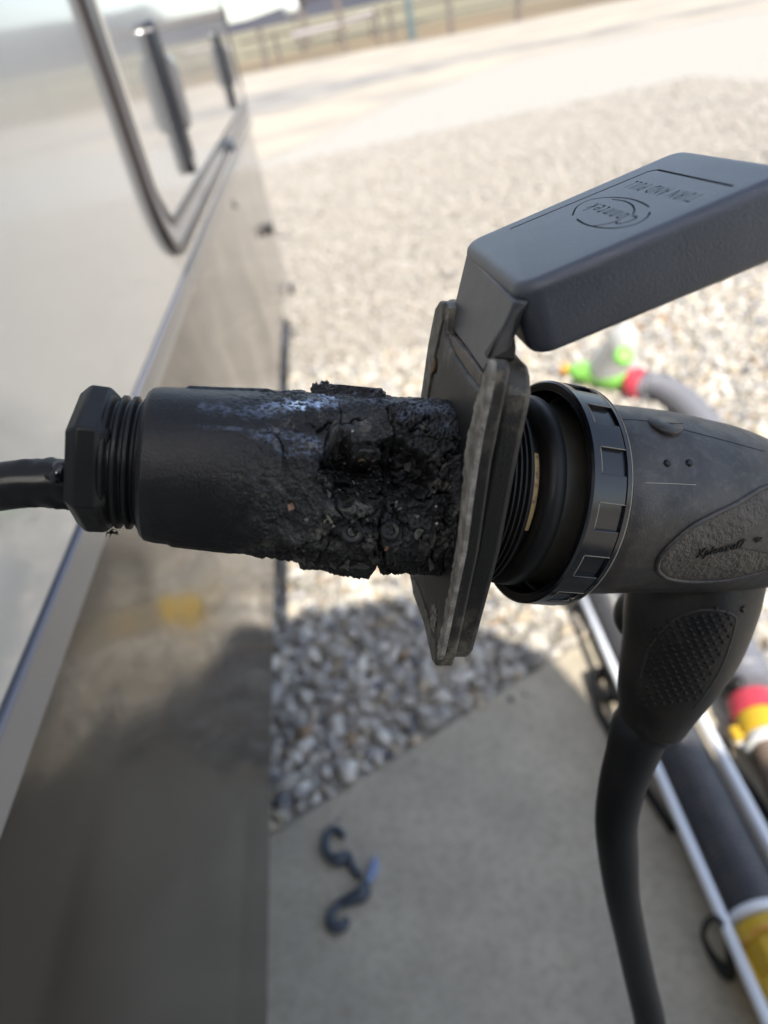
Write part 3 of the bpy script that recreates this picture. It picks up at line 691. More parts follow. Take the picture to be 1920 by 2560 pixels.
# gland nut, threaded neck
def s_at(px): return pix_st(px, 1160, .021)[0]
nk0, nk1 = S1 - .001, s_at(230)
pr = [(nk0, .0182)]
k_ = 4; w3 = (nk1 - nk0) / k_
for q in range(k_): a = nk0 + q * w3; pr += [(a + w3 * .12, .0178), (a + w3 * .35, .0193), (a + w3 * .65, .0193), (a + w3 * .88, .0178)]
pr.append((nk1, .0178))
b = MB(); b.add(*g_lathe(AX, LB, pr, 96)); o = b.build('threaded_neck', M['plast'], I, True, 50)
n0, n1 = s_at(234), s_at(147)
def hexring(s, r, ch=0):
    out = []
    for k in range(6):
        t = R(20 + 60 * k); out.append(AX + LB * s + (CU * math.cos(t - R(0)) + UP * math.sin(t)) * r)
    return out
b = MB(); v = []
hx = [(n0 - .003, .0185), (n0, .0213), (n1 - .003, .0215), (n1, .0185), (n1 + .0001, .0075)]
for s_, r_ in hx: v += hexring(s_, r_)
f = []
for i in range(len(hx) - 1):
    for k in range(6): k2 = (k + 1) % 6; f.append((i * 6 + k, i * 6 + k2, (i + 1) * 6 + k2, (i + 1) * 6 + k))
f += [tuple(range(5, -1, -1)), tuple(range((len(hx) - 1) * 6, len(hx) * 6))]
b.add(v, f); o = fixn(b.build('gland_nut', M['plast'], I, True, 25)); bevel(o, .0007, 2, 15); bake(o)
# ragged shreds at nut's lower edge
b = MB()
for q in range(14):
    p = P(rng.uniform(268, 292), rng.uniform(1322, 1334), .207); d = unit(CD * rng.uniform(0, 1) + CR * rng.uniform(-.4, 1) + CF * rng.uniform(-.5, .5))
    b.add(*g_tube([p, p + d * rng.uniform(.0008, .0022)], [.0003, .00005], 4))
o = b.build('shreds', M['plast'], I); o['kind'] = 'stuff'

# ------------------------------------------------------------------ flange plate
B_ = P(1222, 892, .178); PW, PH = .066, .0957
X1, Y1 = E1, unit((P(1092, 1665, .220) - B_)); Y1 = unit(Y1 - X1 * np.dot(X1, Y1)); NP = unit(np.cross(X1, Y1))
if np.dot(NP, CR) < 0: NP = -NP
def arcpts(cx, cy, r, a0, a1, n): return [(cx + r * math.cos(R(a0 + (a1 - a0) * k / n)), cy + r * math.sin(R(a0 + (a1 - a0) * k / n))) for k in range(n + 1)]
def plate_outline(w, h, r, inset=0, notch=True):
    o_ = [(inset + (w - 2 * inset) * 0, 0)]
    p = []
    w2, h2 = w - inset, h - inset
    p += arcpts(inset + r, inset + r, r, 180, 270, 6)
    if notch:
        for k in range(15):
            t = k / 14; x = inset + r + .0005 + (w2 - inset - 2 * r - .001) * t; p.append((x, inset + .0125 * math.sin(math.pi * t) ** .62))
    p += arcpts(w2 - r, inset + r, r, 270, 360, 6)
    p += arcpts(w2 - r, h2 - r, r, 0, 90, 6) + arcpts(inset + r, h2 - r, r, 90, 180, 6)
    return p
def uvpx(L, off):
    out = []
    for px, py in L:
        q = onplane(px, py, B_ + NP * off, NP) - B_; out.append((np.dot(q, X1), np.dot(q, Y1)))
    return out
fo = [(1224, 893), (1214, 925), (1206, 955), (1200, 976), (1185, 962), (1160, 930), (1133, 888), (1118, 858), (1111, 835), (1113, 800), (1114, 770), (1109, 754), (1101, 751), (1093, 762), (1086, 778), (1070, 858), (1054, 971), (1034, 1100),
      (1016, 1240), (1008, 1320), (1011, 1385), (1023, 1439), (1031, 1480), (1059, 1559), (1079, 1651), (1086, 1664), (1094, 1664), (1103, 1640), (1112, 1595), (1156, 1378), (1187, 1152), (1219, 985), (1228, 930), (1229, 905)]
b = MB(); b.add(*g_prism(uvpx(fo, 0), B_, X1, Y1, NP, 0, .0048)); o = fixn(b.build('front_flange', M['plate'], I, True, 35)); bevel(o, .0010, 3, 50); bake(o)
ro = [(1238, 893), (1250, 905), (1256, 930), (1257, 985), (1225, 1152), (1186, 1378), (1124, 1630), (1116, 1642), (1104, 1640), (1090, 1600), (1060, 1500), (1030, 1400), (1022, 1330), (1030, 1240), (1066, 971), (1096, 800), (1108, 762), (1117, 747), (1126, 747)]
b = MB(); b.add(*g_prism(uvpx(ro, .0058), B_, X1, Y1, NP, .0058, .0138)); o = fixn(b.build('rear_flange', M['plate'], I, True, 35)); bevel(o, .0018, 4, 50); bake(o)
b = MB(); b.add(*g_prism([(a_, c_ + .0) for a_, c_ in [(.003, .008), (.058, .004), (.060, .088), (.003, .09)]], B_, X1, Y1, NP, .0044, .0062)); b.build('flange_gasket', M['plast'], I, False)
# worn rim of the front flange on the near side, and its far counterpart
rimL = [(1222, 897), (1212, 925), (1202, 965), (1190, 1000), (1176, 1060), (1164, 1110), (1158, 1152), (1157, 1200), (1152, 1250), (1146, 1320), (1137, 1390), (1128, 1440), (1118, 1500), (1106, 1560), (1097, 1610), (1092, 1650)]
rimR = [(1101, 1640), (1111, 1595), (1134, 1480), (1155, 1378), (1172, 1250), (1186, 1152), (1200, 1070), (1218, 985), (1227, 930), (1228, 905)]
def dens(L, n):
    p, _ = smooth_path(np.c_[np.array(L, float), np.zeros(len(L))], 1.0, n); return p[:, :2]
dl = dens(rimL, 90); dl[:, 0] += np.array([rng.normal(0, 1.6) for _ in dl]); dr = dens(rimR, 60)
out = uvpx([tuple(x) for x in np.vstack([dl, dr])], -.0008)
b = MB(); b.add(*g_prism(out, B_, X1, Y1, NP, -.0009, .0006)); o = fixn(b.build('worn_rim', M['worn'], I, True, 35)); bevel(o, .0004, 2, 60); bake(o)
farL = [(1108, 756), (1101, 753), (1089, 772), (1072, 858), (1056, 971), (1036, 1100), (1052, 1100), (1072, 971), (1088, 880), (1106, 800)]
b = MB(); b.add(*g_prism(uvpx(farL, -.0006), B_, X1, Y1, NP, -.0008, .0005)); o = fixn(b.build('far_rim', M['worn2'], I, True, 35)); bevel(o, .0003, 2, 60); bake(o)
lowL = [(1033, 1484), (1061, 1560), (1081, 1650), (1088, 1660), (1084, 1600), (1066, 1530), (1046, 1470), (1030, 1442)]
b = MB(); b.add(*g_prism(uvpx(lowL, -.0006), B_, X1, Y1, NP, -.0008, .0005)); o = fixn(b.build('far_rim', M['worn2'], I, True, 35)); bevel(o, .0003, 2, 60); bake(o)
sc1 = [(1078, 1515), (1086, 1508), (1091, 1530), (1088, 1570), (1080, 1592), (1072, 1575), (1075, 1545)]
b = MB(); b.add(*g_prism(uvpx(sc1, -.0003), B_, X1, Y1, NP, -.0003, .0005)); b.build('pale_scrape', M['scrape'], I, False)
# screw with a rusty stain, far side
h = onplane(1081, 915, B_ - NP * .0009, NP)
b = MB(); b.add(*g_lathe(h + NP * .0008, -NP, [(0, .0026), (.0008, .0026), (.001, .0018), (.0006, .0001)], 20)); b.build('flange_screw', M['rust'], I)
# flared collar where the barrel meets the plate
Mc = AX
b = MB(); b.add(*g_lathe(Mc, LB, [(-.0005, .0300), (.0010, .0292), (.0025, .0283), (.0040, .0266)], 96, caps=False)); b.build('flared_collar', M['plast'], I)
# stained channel that carries the hinge, behind the notch
chn = [(1104, 838), (1118, 834), (1135, 842), (1208, 934), (1204, 985), (1190, 975), (1160, 940), (1128, 892)]
b = MB(); b.add(*g_prism(uvpx(chn, .0016), B_, X1, Y1, NP, .0012, .006)); o = fixn(b.build('hinge_channel', M['stain'], I, False)); bevel(o, .0006, 2)

# ------------------------------------------------------------------ flip cap
TN = P(1288, 725, .172); CW = .062; CL = .072; CT = .0195
b = MB()
O_ = TN
outl = rrect(CL, CW, .0065, 8)
v, f = g_prism(outl, O_, UC, E1, -NC, 0, CT)
cap = fixn(mk('flip_cap', v, f, M['capm'], I, True, 40)); bevel(cap, .0032, 6, 30); bake(cap)
# engraved frame, logo and lettering
GD = .0012
def capuv(px, py):
    q = onplane(px, py, O_, NC) - O_; return np.dot(q, UC), np.dot(q, E1)
def groove(pl, wd):
    """closed strip prism round a polyline in cap coordinates"""
    pl = np.array(pl); t = np.gradient(pl, axis=0); t /= np.linalg.norm(t, axis=1)[:, None]; nn = np.stack([-t[:, 1], t[:, 0]], 1) * wd / 2
    L_, R_ = pl + nn, pl - nn; m = len(pl)
    v = [O_ + UC * a + E1 * c + NC * .001 for a, c in L_] + [O_ + UC * a + E1 * c + NC * .001 for a, c in R_] + [O_ + UC * a + E1 * c - NC * GD for a, c in L_] + [O_ + UC * a + E1 * c - NC * GD for a, c in R_]
    f = []
    for k in range(m - 1):
        f += [(k, k + 1, m + k + 1, m + k), (2 * m + k, 3 * m + k, 3 * m + k + 1, 2 * m + k + 1), (k, 2 * m + k, 2 * m + k + 1, k + 1), (m + k, m + k + 1, 3 * m + k + 1, 3 * m + k)]
    f += [(0, m, 3 * m, 2 * m), (m - 1, 2 * m - 1 + 0, 4 * m - 1, 3 * m - 1)]
    return v, f
def polyuv(px, n=None):
    p = np.array([capuv(*q) for q in px])
    if n: p, _ = smooth_path(np.c_[p, np.zeros(len(p))], 1.0, n); p = p[:, :2]
    return p
def lin(a, b_, n=14): return [(a[0] + (b_[0] - a[0]) * k / n, a[1] + (b_[1] - a[1]) * k / n) for k in range(n + 1)]
grooves = []
fr = lin((1276, 572), (1600, 437)) + lin((1622, 428), (1644, 424), 2)
fr2 = lin((1644, 424), (1832, 465))
grooves.append(groove(polyuv(fr), .0009)); grooves.append(groove(polyuv(fr2), .0009))
# ellipse swoosh (from the zoomed view: 1380 + x*.2893, 400 + y*.2893)
zz = lambda L: [(1380 + x * .2893, 400 + y * .2893) for x, y in L]
ov = [(178, 480), (215, 405), (310, 350), (430, 326), (560, 322), (680, 335), (770, 365), (840, 405)]
grooves.append(groove(polyuv(zz(ov), 40), .00055))
ov2 = [(845, 450), (820, 495), (740, 545), (620, 578), (500, 588), (380, 578), (280, 550), (215, 510)]
grooves.append(groove(polyuv(zz(ov2), 40), .0006))
ov3 = [(520, 338), (620, 352), (690, 385), (712, 430), (700, 470)]
grooves.append(groove(polyuv(zz(ov3), 24), .0005))
ov4 = [(360, 568), (460, 555), (550, 528), (600, 508)]
grooves.append(groove(polyuv(zz(ov4), 16), .0005))
def text_mesh(body, shear=0, bold=0, sp=1.0):
    c = bpy.data.curves.new('t', 'FONT'); c.body = body; c.size = 1; c.resolution_u = 2; c.extrude = .5; c.shear = shear; c.align_x = 'CENTER'; c.offset = bold; c.space_character = sp
    o = bpy.data.objects.new('t', c); COL.objects.link(o); dg = bpy.context.evaluated_depsgraph_get(); dg.update()
    me = bpy.data.meshes.new_from_object(o.evaluated_get(dg)); bpy.data.objects.remove(o); bpy.data.curves.remove(c)
    bm = bmesh.new(); bm.from_mesh(me); bmesh.ops.remove_doubles(bm, verts=bm.verts, dist=1e-5); bm.normal_update()
    vv = np.array([x.co[:] for x in bm.verts]); ff = [tuple(y.index for y in x.verts) for x in bm.faces]; bm.free(); return vv, ff
def cap_text(body, a, b_, h, shear=0):
    """text from image point a to b (base line), up = towards the hinge"""
    vv, ff = text_mesh(body, shear, -.004, 1.25); A = np.array(capuv(*a)); Bq = np.array(capuv(*b_)); x0, x1 = vv[:, 0].min(), vv[:, 0].max()
    dx = (Bq - A); L = np.linalg.norm(dx); dx /= L; up = np.array((-1.0, 0)); up = up - dx * np.dot(up, dx) * .0
    sx = L / (x1 - x0); out = []
    for p in vv:
        q = A + dx * (p[0] - x0) * sx + up * p[1] * h; out.append(O_ + UC * q[0] + E1 * q[1] + NC * (.001 if p[2] > 0 else -GD))
    return out, ff
cut = MB()
for g_ in grooves: cut.add(*g_)
texts = [cap_text('TURN AND PULL', (1380 + 1325 * .2893, 400 + 300 * .2893), (1380 + 735 * .2893, 400 + 178 * .2893), .0066)]
texts.append(cap_text('Conntek', (1380 + 765 * .2893, 400 + 492 * .2893), (1380 + 395 * .2893, 400 + 365 * .2893), .0078, .2))
def cutwith(target, vf):
    cobj = fixn(mk('cutter', vf[0], vf[1], None, None, False)); n0_ = len(target.data.polygons)
    m = target.modifiers.new('b', 'BOOLEAN'); m.operation = 'DIFFERENCE'; m.solver = 'EXACT'; m.object = cobj; m.use_self = True
    old = target.data.copy(); bake(target)
    if len(target.data.polygons) < n0_ * .9 or len(target.data.polygons) == 0: print('boolean failed'); target.data = old
    bpy.data.objects.remove(cobj)
for g_ in grooves + texts: cutwith(cap, g_)
cap.data.set_sharp_from_angle(angle=R(35))
# the strap between cap and plate
ncorner = [P(1166, 632, .2234), P(1286, 752, .1740), P(1277, 775, .1755), P(1207, 930, .186), P(1172, 880, .2065), P(1122, 812, .2305), P(1139, 750, .228), P(1163, 666, .2255)]
inn = [p + NP * .004 + NB * 0 for p in ncorner]; inn[0] = ncorner[0] + NP * .004; inn[3] = P(1262, 915, .1895); inn[4] = P(1225, 880, .21); inn[5] = P(1178, 815, .232); inn[2] = P(1286, 790, .1765)
m_ = 8; v = ncorner + inn
f = [tuple(range(m_ - 1, -1, -1)), tuple(range(m_, 2 * m_))] + [(k, (k + 1) % m_, m_ + (k + 1) % m_, m_ + k) for k in range(m_)]
o = fixn(mk('hinge_strap', v, f, M['strap'], I, True, 45)); bevel(o, .0012, 3, 40); bake(o)
o = fixn(mk('strap_web', [P(1276, 776, .1765), P(1216, 897, .1835), P(1289, 902, .188), P(1291, 868, .1865), P(1279, 776, .181),
                          P(1226, 760, .2), P(1180, 860, .215), P(1230, 870, .22), P(1240, 840, .22), P(1230, 765, .205)],
             [(0, 1, 2, 3, 4), (9, 8, 7, 6, 5), (0, 5, 6, 1), (1, 6, 7, 2), (2, 7, 8, 3), (3, 8, 9, 4), (4, 9, 5, 0)], M['plast'], I, False)); bevel(o, .0008, 2); bake(o)

# ------------------------------------------------------------------ threaded collar on the inlet, right of the plate
N2 = V(.94, .10, .32)
RC = P(1316, 1229, .243)                # centre of the ring's left rim
CUR = unit(-CF - N2 * np.dot(-CF, N2)); UPR = np.cross(N2, CUR)
if np.dot(UPR, -CD) < 0: UPR = -UPR
pr = [(-.0320, .0290), (-.0262, .0300)]
for q in range(6):
    a = -.0262 + q * .0017; pr += [(a + .0002, .0310), (a + .0006, .0322), (a + .0010, .0322), (a + .0014, .0310)]
pr += [(-.0155, .0312), (-.0150, .0304), (-.0152, .0262), (-.030, .0255)]
b = MB(); b.add(*g_lathe(RC - UPR * .0004, N2, pr, 110, caps=False)); b.build('threaded_collar', M['plast'], I, True, 45)
b = MB(); b.add(*g_lathe(RC - UPR * .0004, N2, [(-.0305, .0268), (-.0305, .0001)], 60)); b.build('inlet_face', M['plast'], I)

# ------------------------------------------------------------------ connector
K = thing('elbow_power_connector', RC, 'black angled power cord connector with ribbed locking ring, screwed to the burnt inlet', 'connector')
def RP(s, ang, r): t = R(ang); return RC + N2 * s + (CUR * math.cos(t) + UPR * math.sin(t)) * r
b = MB(); b.add(*g_lathe(RC, N2, [(-.0125, .0001), (-.0125, .0235), (-.0100, .0238), (-.0100, .0272), (-.0104, .0292), (-.0092, .0310), (-.0050, .0313), (-.0044, .0309), (-.0040, .0302), (.013, .0302), (.013, .001)], 110))
b.build('plug_shell', M['olive'], K, True, 45)
b = MB(); b.add(*g_lathe(RC, N2, [(-.0104, .0293), (-.0094, .0315), (-.0050, .0318), (-.0043, .0306)], 110, caps=False)); b.build('plug_flange', M['plast'], K)
# tan seal seen in the gap
b = MB(); b.add(*g_lathe(RC, N2, [(-.0149, .0272), (-.0146, .0276), (-.0120, .0276), (-.0115, .0270)], 40, U=CUR, a0=-22, a1=28, caps=False))
b.build('seal_ring', M['contact'], K)
b = MB(); b.add(*g_lathe(RC, N2, [(-.0300, .0262), (-.0102, .0262)], 60, caps=False)); b.build('seal_seat', M['black'], K)
# locking ring shell
RO, RI, RW = .0366, .0342, .0150
pr = [(.012, .031), (.010, RI - .0004), (.004, RI), (.0004, RI), (0, RI + .0006), (0, RO + .0002), (.0006, RO + .0009), (.0028, RO + .0009), (.0030, RO - .0004), (RW - .0030, RO - .0004), (RW - .0027, RO + .0006), (RW - .0008, RO + .0005), (RW, RO - .0012), (RW + .0015, .0345), (RW + .003, .0325)]
b = MB(); b.add(*g_lathe(RC, N2, pr, 160, caps=False)); ring = fixn(b.build('locking_ring', M['gloss'], K, True, 35))
def arcbox(s0, s1, a0, a1, r0, r1, n=8):
    v = []
    for k in range(n + 1):
        a = a0 + (a1 - a0) * k / n
        v += [RP(s0, a, r0), RP(s1, a, r0), RP(s1, a, r1), RP(s0, a, r1)]
    f = [(0, 1, 2, 3), (4 * n + 3, 4 * n + 2, 4 * n + 1, 4 * n)]
    for k in range(n):
        for j in range(4): f.append((4 * k + j, 4 * k + 4 + j, 4 * k + 4 + (j + 1) % 4, 4 * k + (j + 1) % 4))
    return v, f
for k in range(14):
    a = -4 + k * 360 / 14
    b = MB(); b.add(*arcbox(.0024, .0118, a, a + 13.2, RO - .0009, RO + .00088)); o = fixn(b.build('grip_pad', M['gloss'], ring, True, 35)); bevel(o, .0003, 2, 40)
    b = MB(); b.add(*g_tube([RP(.0030, a + 13.2 + t, RO + .0008) for t in np.linspace(.3, 12.2, 8)] , .00016, 5)); b.add(*g_tube([RP(s_, a + .2, RO + .00085) for s_ in np.linspace(.003, .0118, 6)], .00014, 5)); b.build('worn_edge', M['wornline'], ring)
b = MB(); b.add(*g_tube([RP(RW - .0011, t, RO + .0005) for t in np.linspace(0, 360, 121)], .00022, 6, closed=True)); b.build('worn_rim_line', M['wornline'], ring)
# body
bx = [1412, 1480, 1600, 1700, 1800, 1920, 2010, 2070, 2100, 2106]; bc = [1243, 1247, 1252, 1262, 1275, 1300, 1322, 1335, 1340, 1341]; br = [232, 236, 228, 219, 205, 172, 124, 74, 36, 8]
bd = [.257, .260, .2635, .2665, .2695, .2735, .276, .278, .279, .2795]
v, f = g_tube([P(x, y, d) for x, y, d in zip(bx, bc, bd)], [r_ * d / F for r_, d in zip(br, bd)], 96, 90)
body = mk('connector_body', v, f, M['body'], K, True)
bvh_k = BVHTree.FromPolygons([tuple(q) for q in np.array(v)], [tuple(q) for q in f])
# handle
hy = [(1765, 1330, .290, 150), (1748, 1420, .2895, 160), (1726, 1500, .291, 163), (1702, 1600, .296, 148), (1664, 1700, .301, 122), (1640, 1770, .305, 97), (1626, 1812, .307, 82), (1622, 1822, .3075, 60)]
v, f = g_tube([P(a, c, d) for a, c, d, r_ in hy], [r_ * .96 * d / F for a, c, d, r_ in hy], 72, 84)
handle = mk('handle', v, f, M['handle'], K, True)
bvh_h = BVHTree.FromPolygons([tuple(q) for q in np.array(v)], [tuple(q) for q in f])
v, f = g_tube([P(1640, 1500, .315), P(1625, 1540, .318), P(1640, 1600, .318)], [.012, .0155, .011], 32, 20); mk('trigger_lobe', v, f, M['plast'], K, True)
cy = [(1622, 1800, .3075, 76), (1598, 1827, .309, 71), (1578, 1890, .313, 63), (1556, 1960, .318, 57), (1541, 2050, .327, 52), (1545, 2134, .338, 49), (1556, 2240, .353, 42), (1577, 2344, .372, 39), (1600, 2450, .392, 38), (1624, 2554, .41, 38), (1640, 2680, .44, 36), (1640, 2850, .5, 33), (1600, 3050, .6, 28)]
v, f = g_tube([P(a, c, d) for a, c, d, r_ in cy], [r_ * d / F for a, c, d, r_ in cy], 36, 120); mk('power_cord', v, f, M['rubber'], K, True)
# things moulded on the body, laid on its surface
def onsurf(bvh, px, py, off=0.0):
    h, nn = cast(bvh, px, py)
    if h is None: return None
    if np.dot(nn, CF) > 0: nn = -nn
    return h + nn * off
def surf_tube(bvh, pxs, r, name, mt, par, n, off=0, closed=False):
    p, _ = smooth_path(np.c_[np.array(pxs, float), np.zeros(len(pxs))], 1.0, n)
    q = [onsurf(bvh, a[0], a[1], off) for a in p]; q = [x for x in q if x is not None]
    v, f = g_tube(q, r, 8); return mk(name, v, f, mt, par, True)
outline = [(1920, 1216), (1837, 1261), (1783, 1287), (1728, 1317), (1683, 1355), (1652, 1388), (1642, 1417), (1651, 1433), (1674, 1446), (1728, 1453), (1801, 1451), (1855, 1442), (1920, 1424)]
full = [(1985, 1225)] + outline + [(1975, 1395)]
surf_tube(bvh_k, full, .0009, 'patch_border', M['body'], body, 130, .0001)
po, _ = smooth_path(np.c_[np.array(full, float), np.zeros(len(full))], 1.0, 104); po = po[:, :2]
cc = np.array((1830, 1365.)); v = []; f = []; K_ = 14; m = len(po)
for j in range(K_ + 1):
    for p in po:
        q = cc + (p - cc) * (j / K_ * .985 + .001); h = onsurf(bvh_k, q[0], q[1], .00035 * (1 if j < K_ else 0)); v.append(h if h is not None else v[-1])
for j in range(K_):
    for k in range(m - 1): f.append((j * m + k, j * m + k + 1, (j + 1) * m + k + 1, (j + 1) * m + k))
mk('logo_patch', v, f, M['leather'], body, True)
vv, ff = text_mesh('Xpleoxul7', .5, .0, 1.15); vv2, ff2 = text_mesh('TM', .4, .01)
b = MB()
def put_text(vv, ff, a, bq, hpx):
    x0, x1 = vv[:, 0].min(), vv[:, 0].max(); a = np.array(a, float); bq = np.array(bq, float); out = []
    for p in vv:
        t = (p[0] - x0) / (x1 - x0); q = a + (bq - a) * t + np.array((0, -hpx)) * p[1]
        h = onsurf(bvh_k, q[0], q[1], .0008 if p[2] > 0 else .0003); out.append(h if h is not None else np.array(P(q[0], q[1], .25)))
    b.add(out, ff)
put_text(vv, ff, (1738, 1392), (1862, 1365), 27); put_text(vv2, ff2, (1885, 1355), (1902, 1350), 12)
b.build('patch_lettering', M['black'], body, False)
surf_tube(bvh_k, [(1545, 1047), (1620, 1053), (1700, 1072), (1800, 1098), (1910, 1128)], .00016, 'mould_seam', M['black'], body, 60)
surf_tube(bvh_k, [(1612, 1207), (1680, 1209), (1740, 1212)], .00016, 'mould_line', M['wornline'], body, 20, -.0001)
for (px, py) in ((1668, 1158), (1723, 1157)):
    h = onsurf(bvh_k, px, py); ax_ = unit(cast(bvh_k, px, py)[1]); ax_ = ax_ if np.dot(ax_, CF) < 0 else -ax_
    b = MB(); b.add(*g_lathe(h - ax_ * .0006, ax_, [(0, .0011), (.0008, .0013)], 16)); o = b.build('vent_hole', M['black'], body)
h = onsurf(bvh_k, 1662, 1062); nn_ = unit(-CD * .78 - CF * .55 + CR * .12)
b = MB(); b.add(*g_lathe(h - nn_ * .0052, nn_, [(0, .0052), (.0035, .0054), (.0052, .0060), (.0060, .0056), (.0061, .0001)], 40)); o = b.build('release_button', M['body'], body)
b = MB(); b.add(*g_tube([h + nn_ * .0009 - CR * .0055 - CD * .0001, h + nn_ * .0009 + CR * .0058 + CD * .0004], .00012, 5)); b.build('button_seam', M['black'], body)
# handle grip: frame and rows of dimples
grip = [(1600, 1700), (1625, 1620), (1680, 1555), (1740, 1527), (1800, 1527), (1835, 1540), (1838, 1560), (1815, 1640), (1780, 1710), (1735, 1770)]
surf_tube(bvh_h, grip, .0004, 'grip_frame', M['body'], handle, 90)
b = MB(); cnt = 0
for i in range(16):
    for j in range(12):
        px = 1622 + j * 21 + (i % 2) * 10.5 - i * 4; py = 1545 + i * 15 - j * 3
        inside = px > 1612 - (py - 1700) * .12 + 0 and px < 1838 - max(0, py - 1560) * .48 and py < 1790 and py > 1520 + abs(px - 1790) * .28
        if not inside: continue
        h, nn = cast(bvh_h, px, py)
        if h is None: continue
        if np.dot(nn, CF) > 0: nn = -nn
        b.add(*g_lathe(h - nn * .0003, nn, [(0, .0011), (.0005, .0009), (.0008, .0004), (.00085, .00001)], 8)); cnt += 1
o = b.build('grip_dimples', M['plast'], handle); o['kind'] = 'stuff'; print('dimples', cnt)
h, nn = cast(bvh_h, 1858, 1523)
if h is not None:
    if np.dot(nn, CF) > 0: nn = -nn
    b = MB(); b.add(*g_lathe(h - nn * .0006, nn, [(0, .001), (.0008, .0014)], 14)); b.build('screw_hole', M['black'], handle)

# ------------------------------------------------------------------ supply cable at the left
C0 = P(175, 1208, .206)
cpts = [C0 + NB * .006, C0, P(90, 1208, .2045), P(0, 1217, .2035), P(-120, 1235, .203), P(-300, 1290, .204), P(-500, 1330, .215)]
endp = np.array((WX + .002, cpts[-1][1] + .03, cpts[-1][2] - .01)); cpts.append((cpts[-1] + endp) / 2 + np.array((0, .01, 0))); cpts.append(endp)
Cc = thing('supply_cable', endp, 'black supply cable between the gland nut and the trailer wall, at the left edge', 'cable')
v, f = g_tube(cpts, [.0074, .0073, .0070, .0069, .0068, .0068, .0068, .0068, .0068], 36, 70)
v = np.array(v)
bumpn = fbm(v - v.mean(0), 300, 3, 5); cen = np.array(C0 - NB * .004) ; wgt = np.exp(-(np.linalg.norm(v - cen, axis=1) / .012) ** 2)
o = mk('cable_jacket', v + (unit(-CD) * 1.0)[None] * (wgt * bumpn * .0012)[:, None], f, M['rubber'], Cc, True)
h = P(135, 1175, .199)
b = MB(); b.add(*g_tube([P(158, 1172, .200), P(140, 1190, .1985), P(112, 1192, .1985)], [.0028, .0022, .0004], 12, 12)); b.build('melted_drip', M['gloss'], Cc)
b = MB(); b.add(*g_lathe((WX + .0005, endp[1], endp[2]), (1, 0, 0), [(0, .034), (.001, .034), (.0015, .032), (.0015, .0001)], 40)); b.build('wall_opening', M['black'], T)

# ------------------------------------------------------------------ sewer hose run with its cradle tubes
def lx(y, off): return .344 + .06 * y + off
SH = thing('sewer_hose', (lx(.9, .062), .9, PAD_Z), 'thick dark grey ribbed sewer hose lying between two white tubes', 'hose')
v, f = g_tube([(lx(y, .062), y, .072) for y in np.linspace(.52, 2.0, 10)], .047, 32, None, (.0095, .0022)); mk('ribbed_hose', v, f, M['hose'], SH, True)
b = MB(); b.add(*g_lathe((lx(.52, .062), .52, .072), (-.06, -1, 0), [(.004, .048), (.006, .052), (.012, .054), (.018, .052), (.02, .045)], 40)); b.build('white_cuff', M['rod'], SH)
YC = thing('yellow_coupling', (lx(.43, .062), .43, PAD_Z), 'yellow bayonet coupling on the end of the dark ribbed hose, bottom right corner', 'coupling')
b = MB(); b.add(*g_lathe((lx(.497, .062), .497, .072), (-.06, -1, 0), [(0, .047), (.004, .053), (.02, .056), (.03, .056), (.033, .051), (.075, .050), (.08, .056), (.10, .057), (.105, .05), (.106, .01)], 48)); b.build('coupling_body', M['yellow'], YC, True, 40)
for a in (-80, -20, 40, 100, 160):
    t = R(a); ctr = np.array((lx(.44, .062) + math.sin(t) * .052, .44, .072 + math.cos(t) * .052))
    b = MB(); tt = np.array((math.cos(t), 0, -math.sin(t))); nn = np.array((math.sin(t), 0, math.cos(t)))
    b.add(*g_prism([(-.018, -.025), (.018, -.025), (.013, .025), (-.013, .025)], ctr, tt, np.array((0, 1., 0)), nn, -.004, .009)); o = fixn(b.build('coupling_lug', M['yellow'], YC, False)); bevel(o, .004, 2)
b = MB(); b.add(*g_tube([(lx(.45, .062) - .045, .47, .10), (lx(.45, .062) - .02, .475, .128), (lx(.45, .062) + .015, .462, .128), (lx(.45, .062) + .03, .43, .122)], .003, 8, 20)); b.build('coupling_ridge', M['orange'], YC)
GC = thing('grey_coupling', (lx(.37, .062), .37, PAD_Z), 'pale grey ring and black pipe below the yellow coupling', 'pipe')
b = MB(); b.add(*g_lathe((lx(.388, .062), .388, .072), (-.06, -1, 0), [(0, .03), (.001, .048), (.02, .048), (.021, .03)], 40)); b.build('grey_ring', M['rod'], GC)
b = MB(); b.add(*g_lathe((lx(.366, .062), .366, .072), (-.06, -1, 0), [(0, .03), (.001, .044), (.5, .044), (.5, .03)], 40)); b.build('black_pipe', M['plast'], GC)
t1 = thing('white_tube', (lx(.8, 0), .8, PAD_Z), 'long white tube on the near side of the dark ribbed hose', 'tube', 'white tubes either side of the ribbed hose')
b = MB(); b.add(*g_tube([(lx(y, 0), y, .10) for y in (-.2, .5, 1.0, 1.36)], .0085, 16)); b.build('tube', M['rod'], t1)
for y in (.1, 1.3): b = MB(); b.add(*g_tube([(lx(y, 0), y, .10), (lx(y, -.005), y, PAD_Z)], .006, 10)); b.build('foot', M['hook'], t1)
t2 = thing('white_tube', (lx(.8, .122), .8, PAD_Z), 'long white tube on the far side of the dark ribbed hose', 'tube', 'white tubes either side of the ribbed hose')
b = MB(); b.add(*g_tube([(lx(y, .120), y, .10) for y in (-.2, .5, 1.0, 1.36)], .0100, 16)); b.build('tube', M['rod'], t2)
for y in (.1, 1.3): b = MB(); b.add(*g_tube([(lx(y, .12), y, .10), (lx(y, .125), y, PAD_Z)], .006, 10)); b.build('foot', M['hook'], t2)
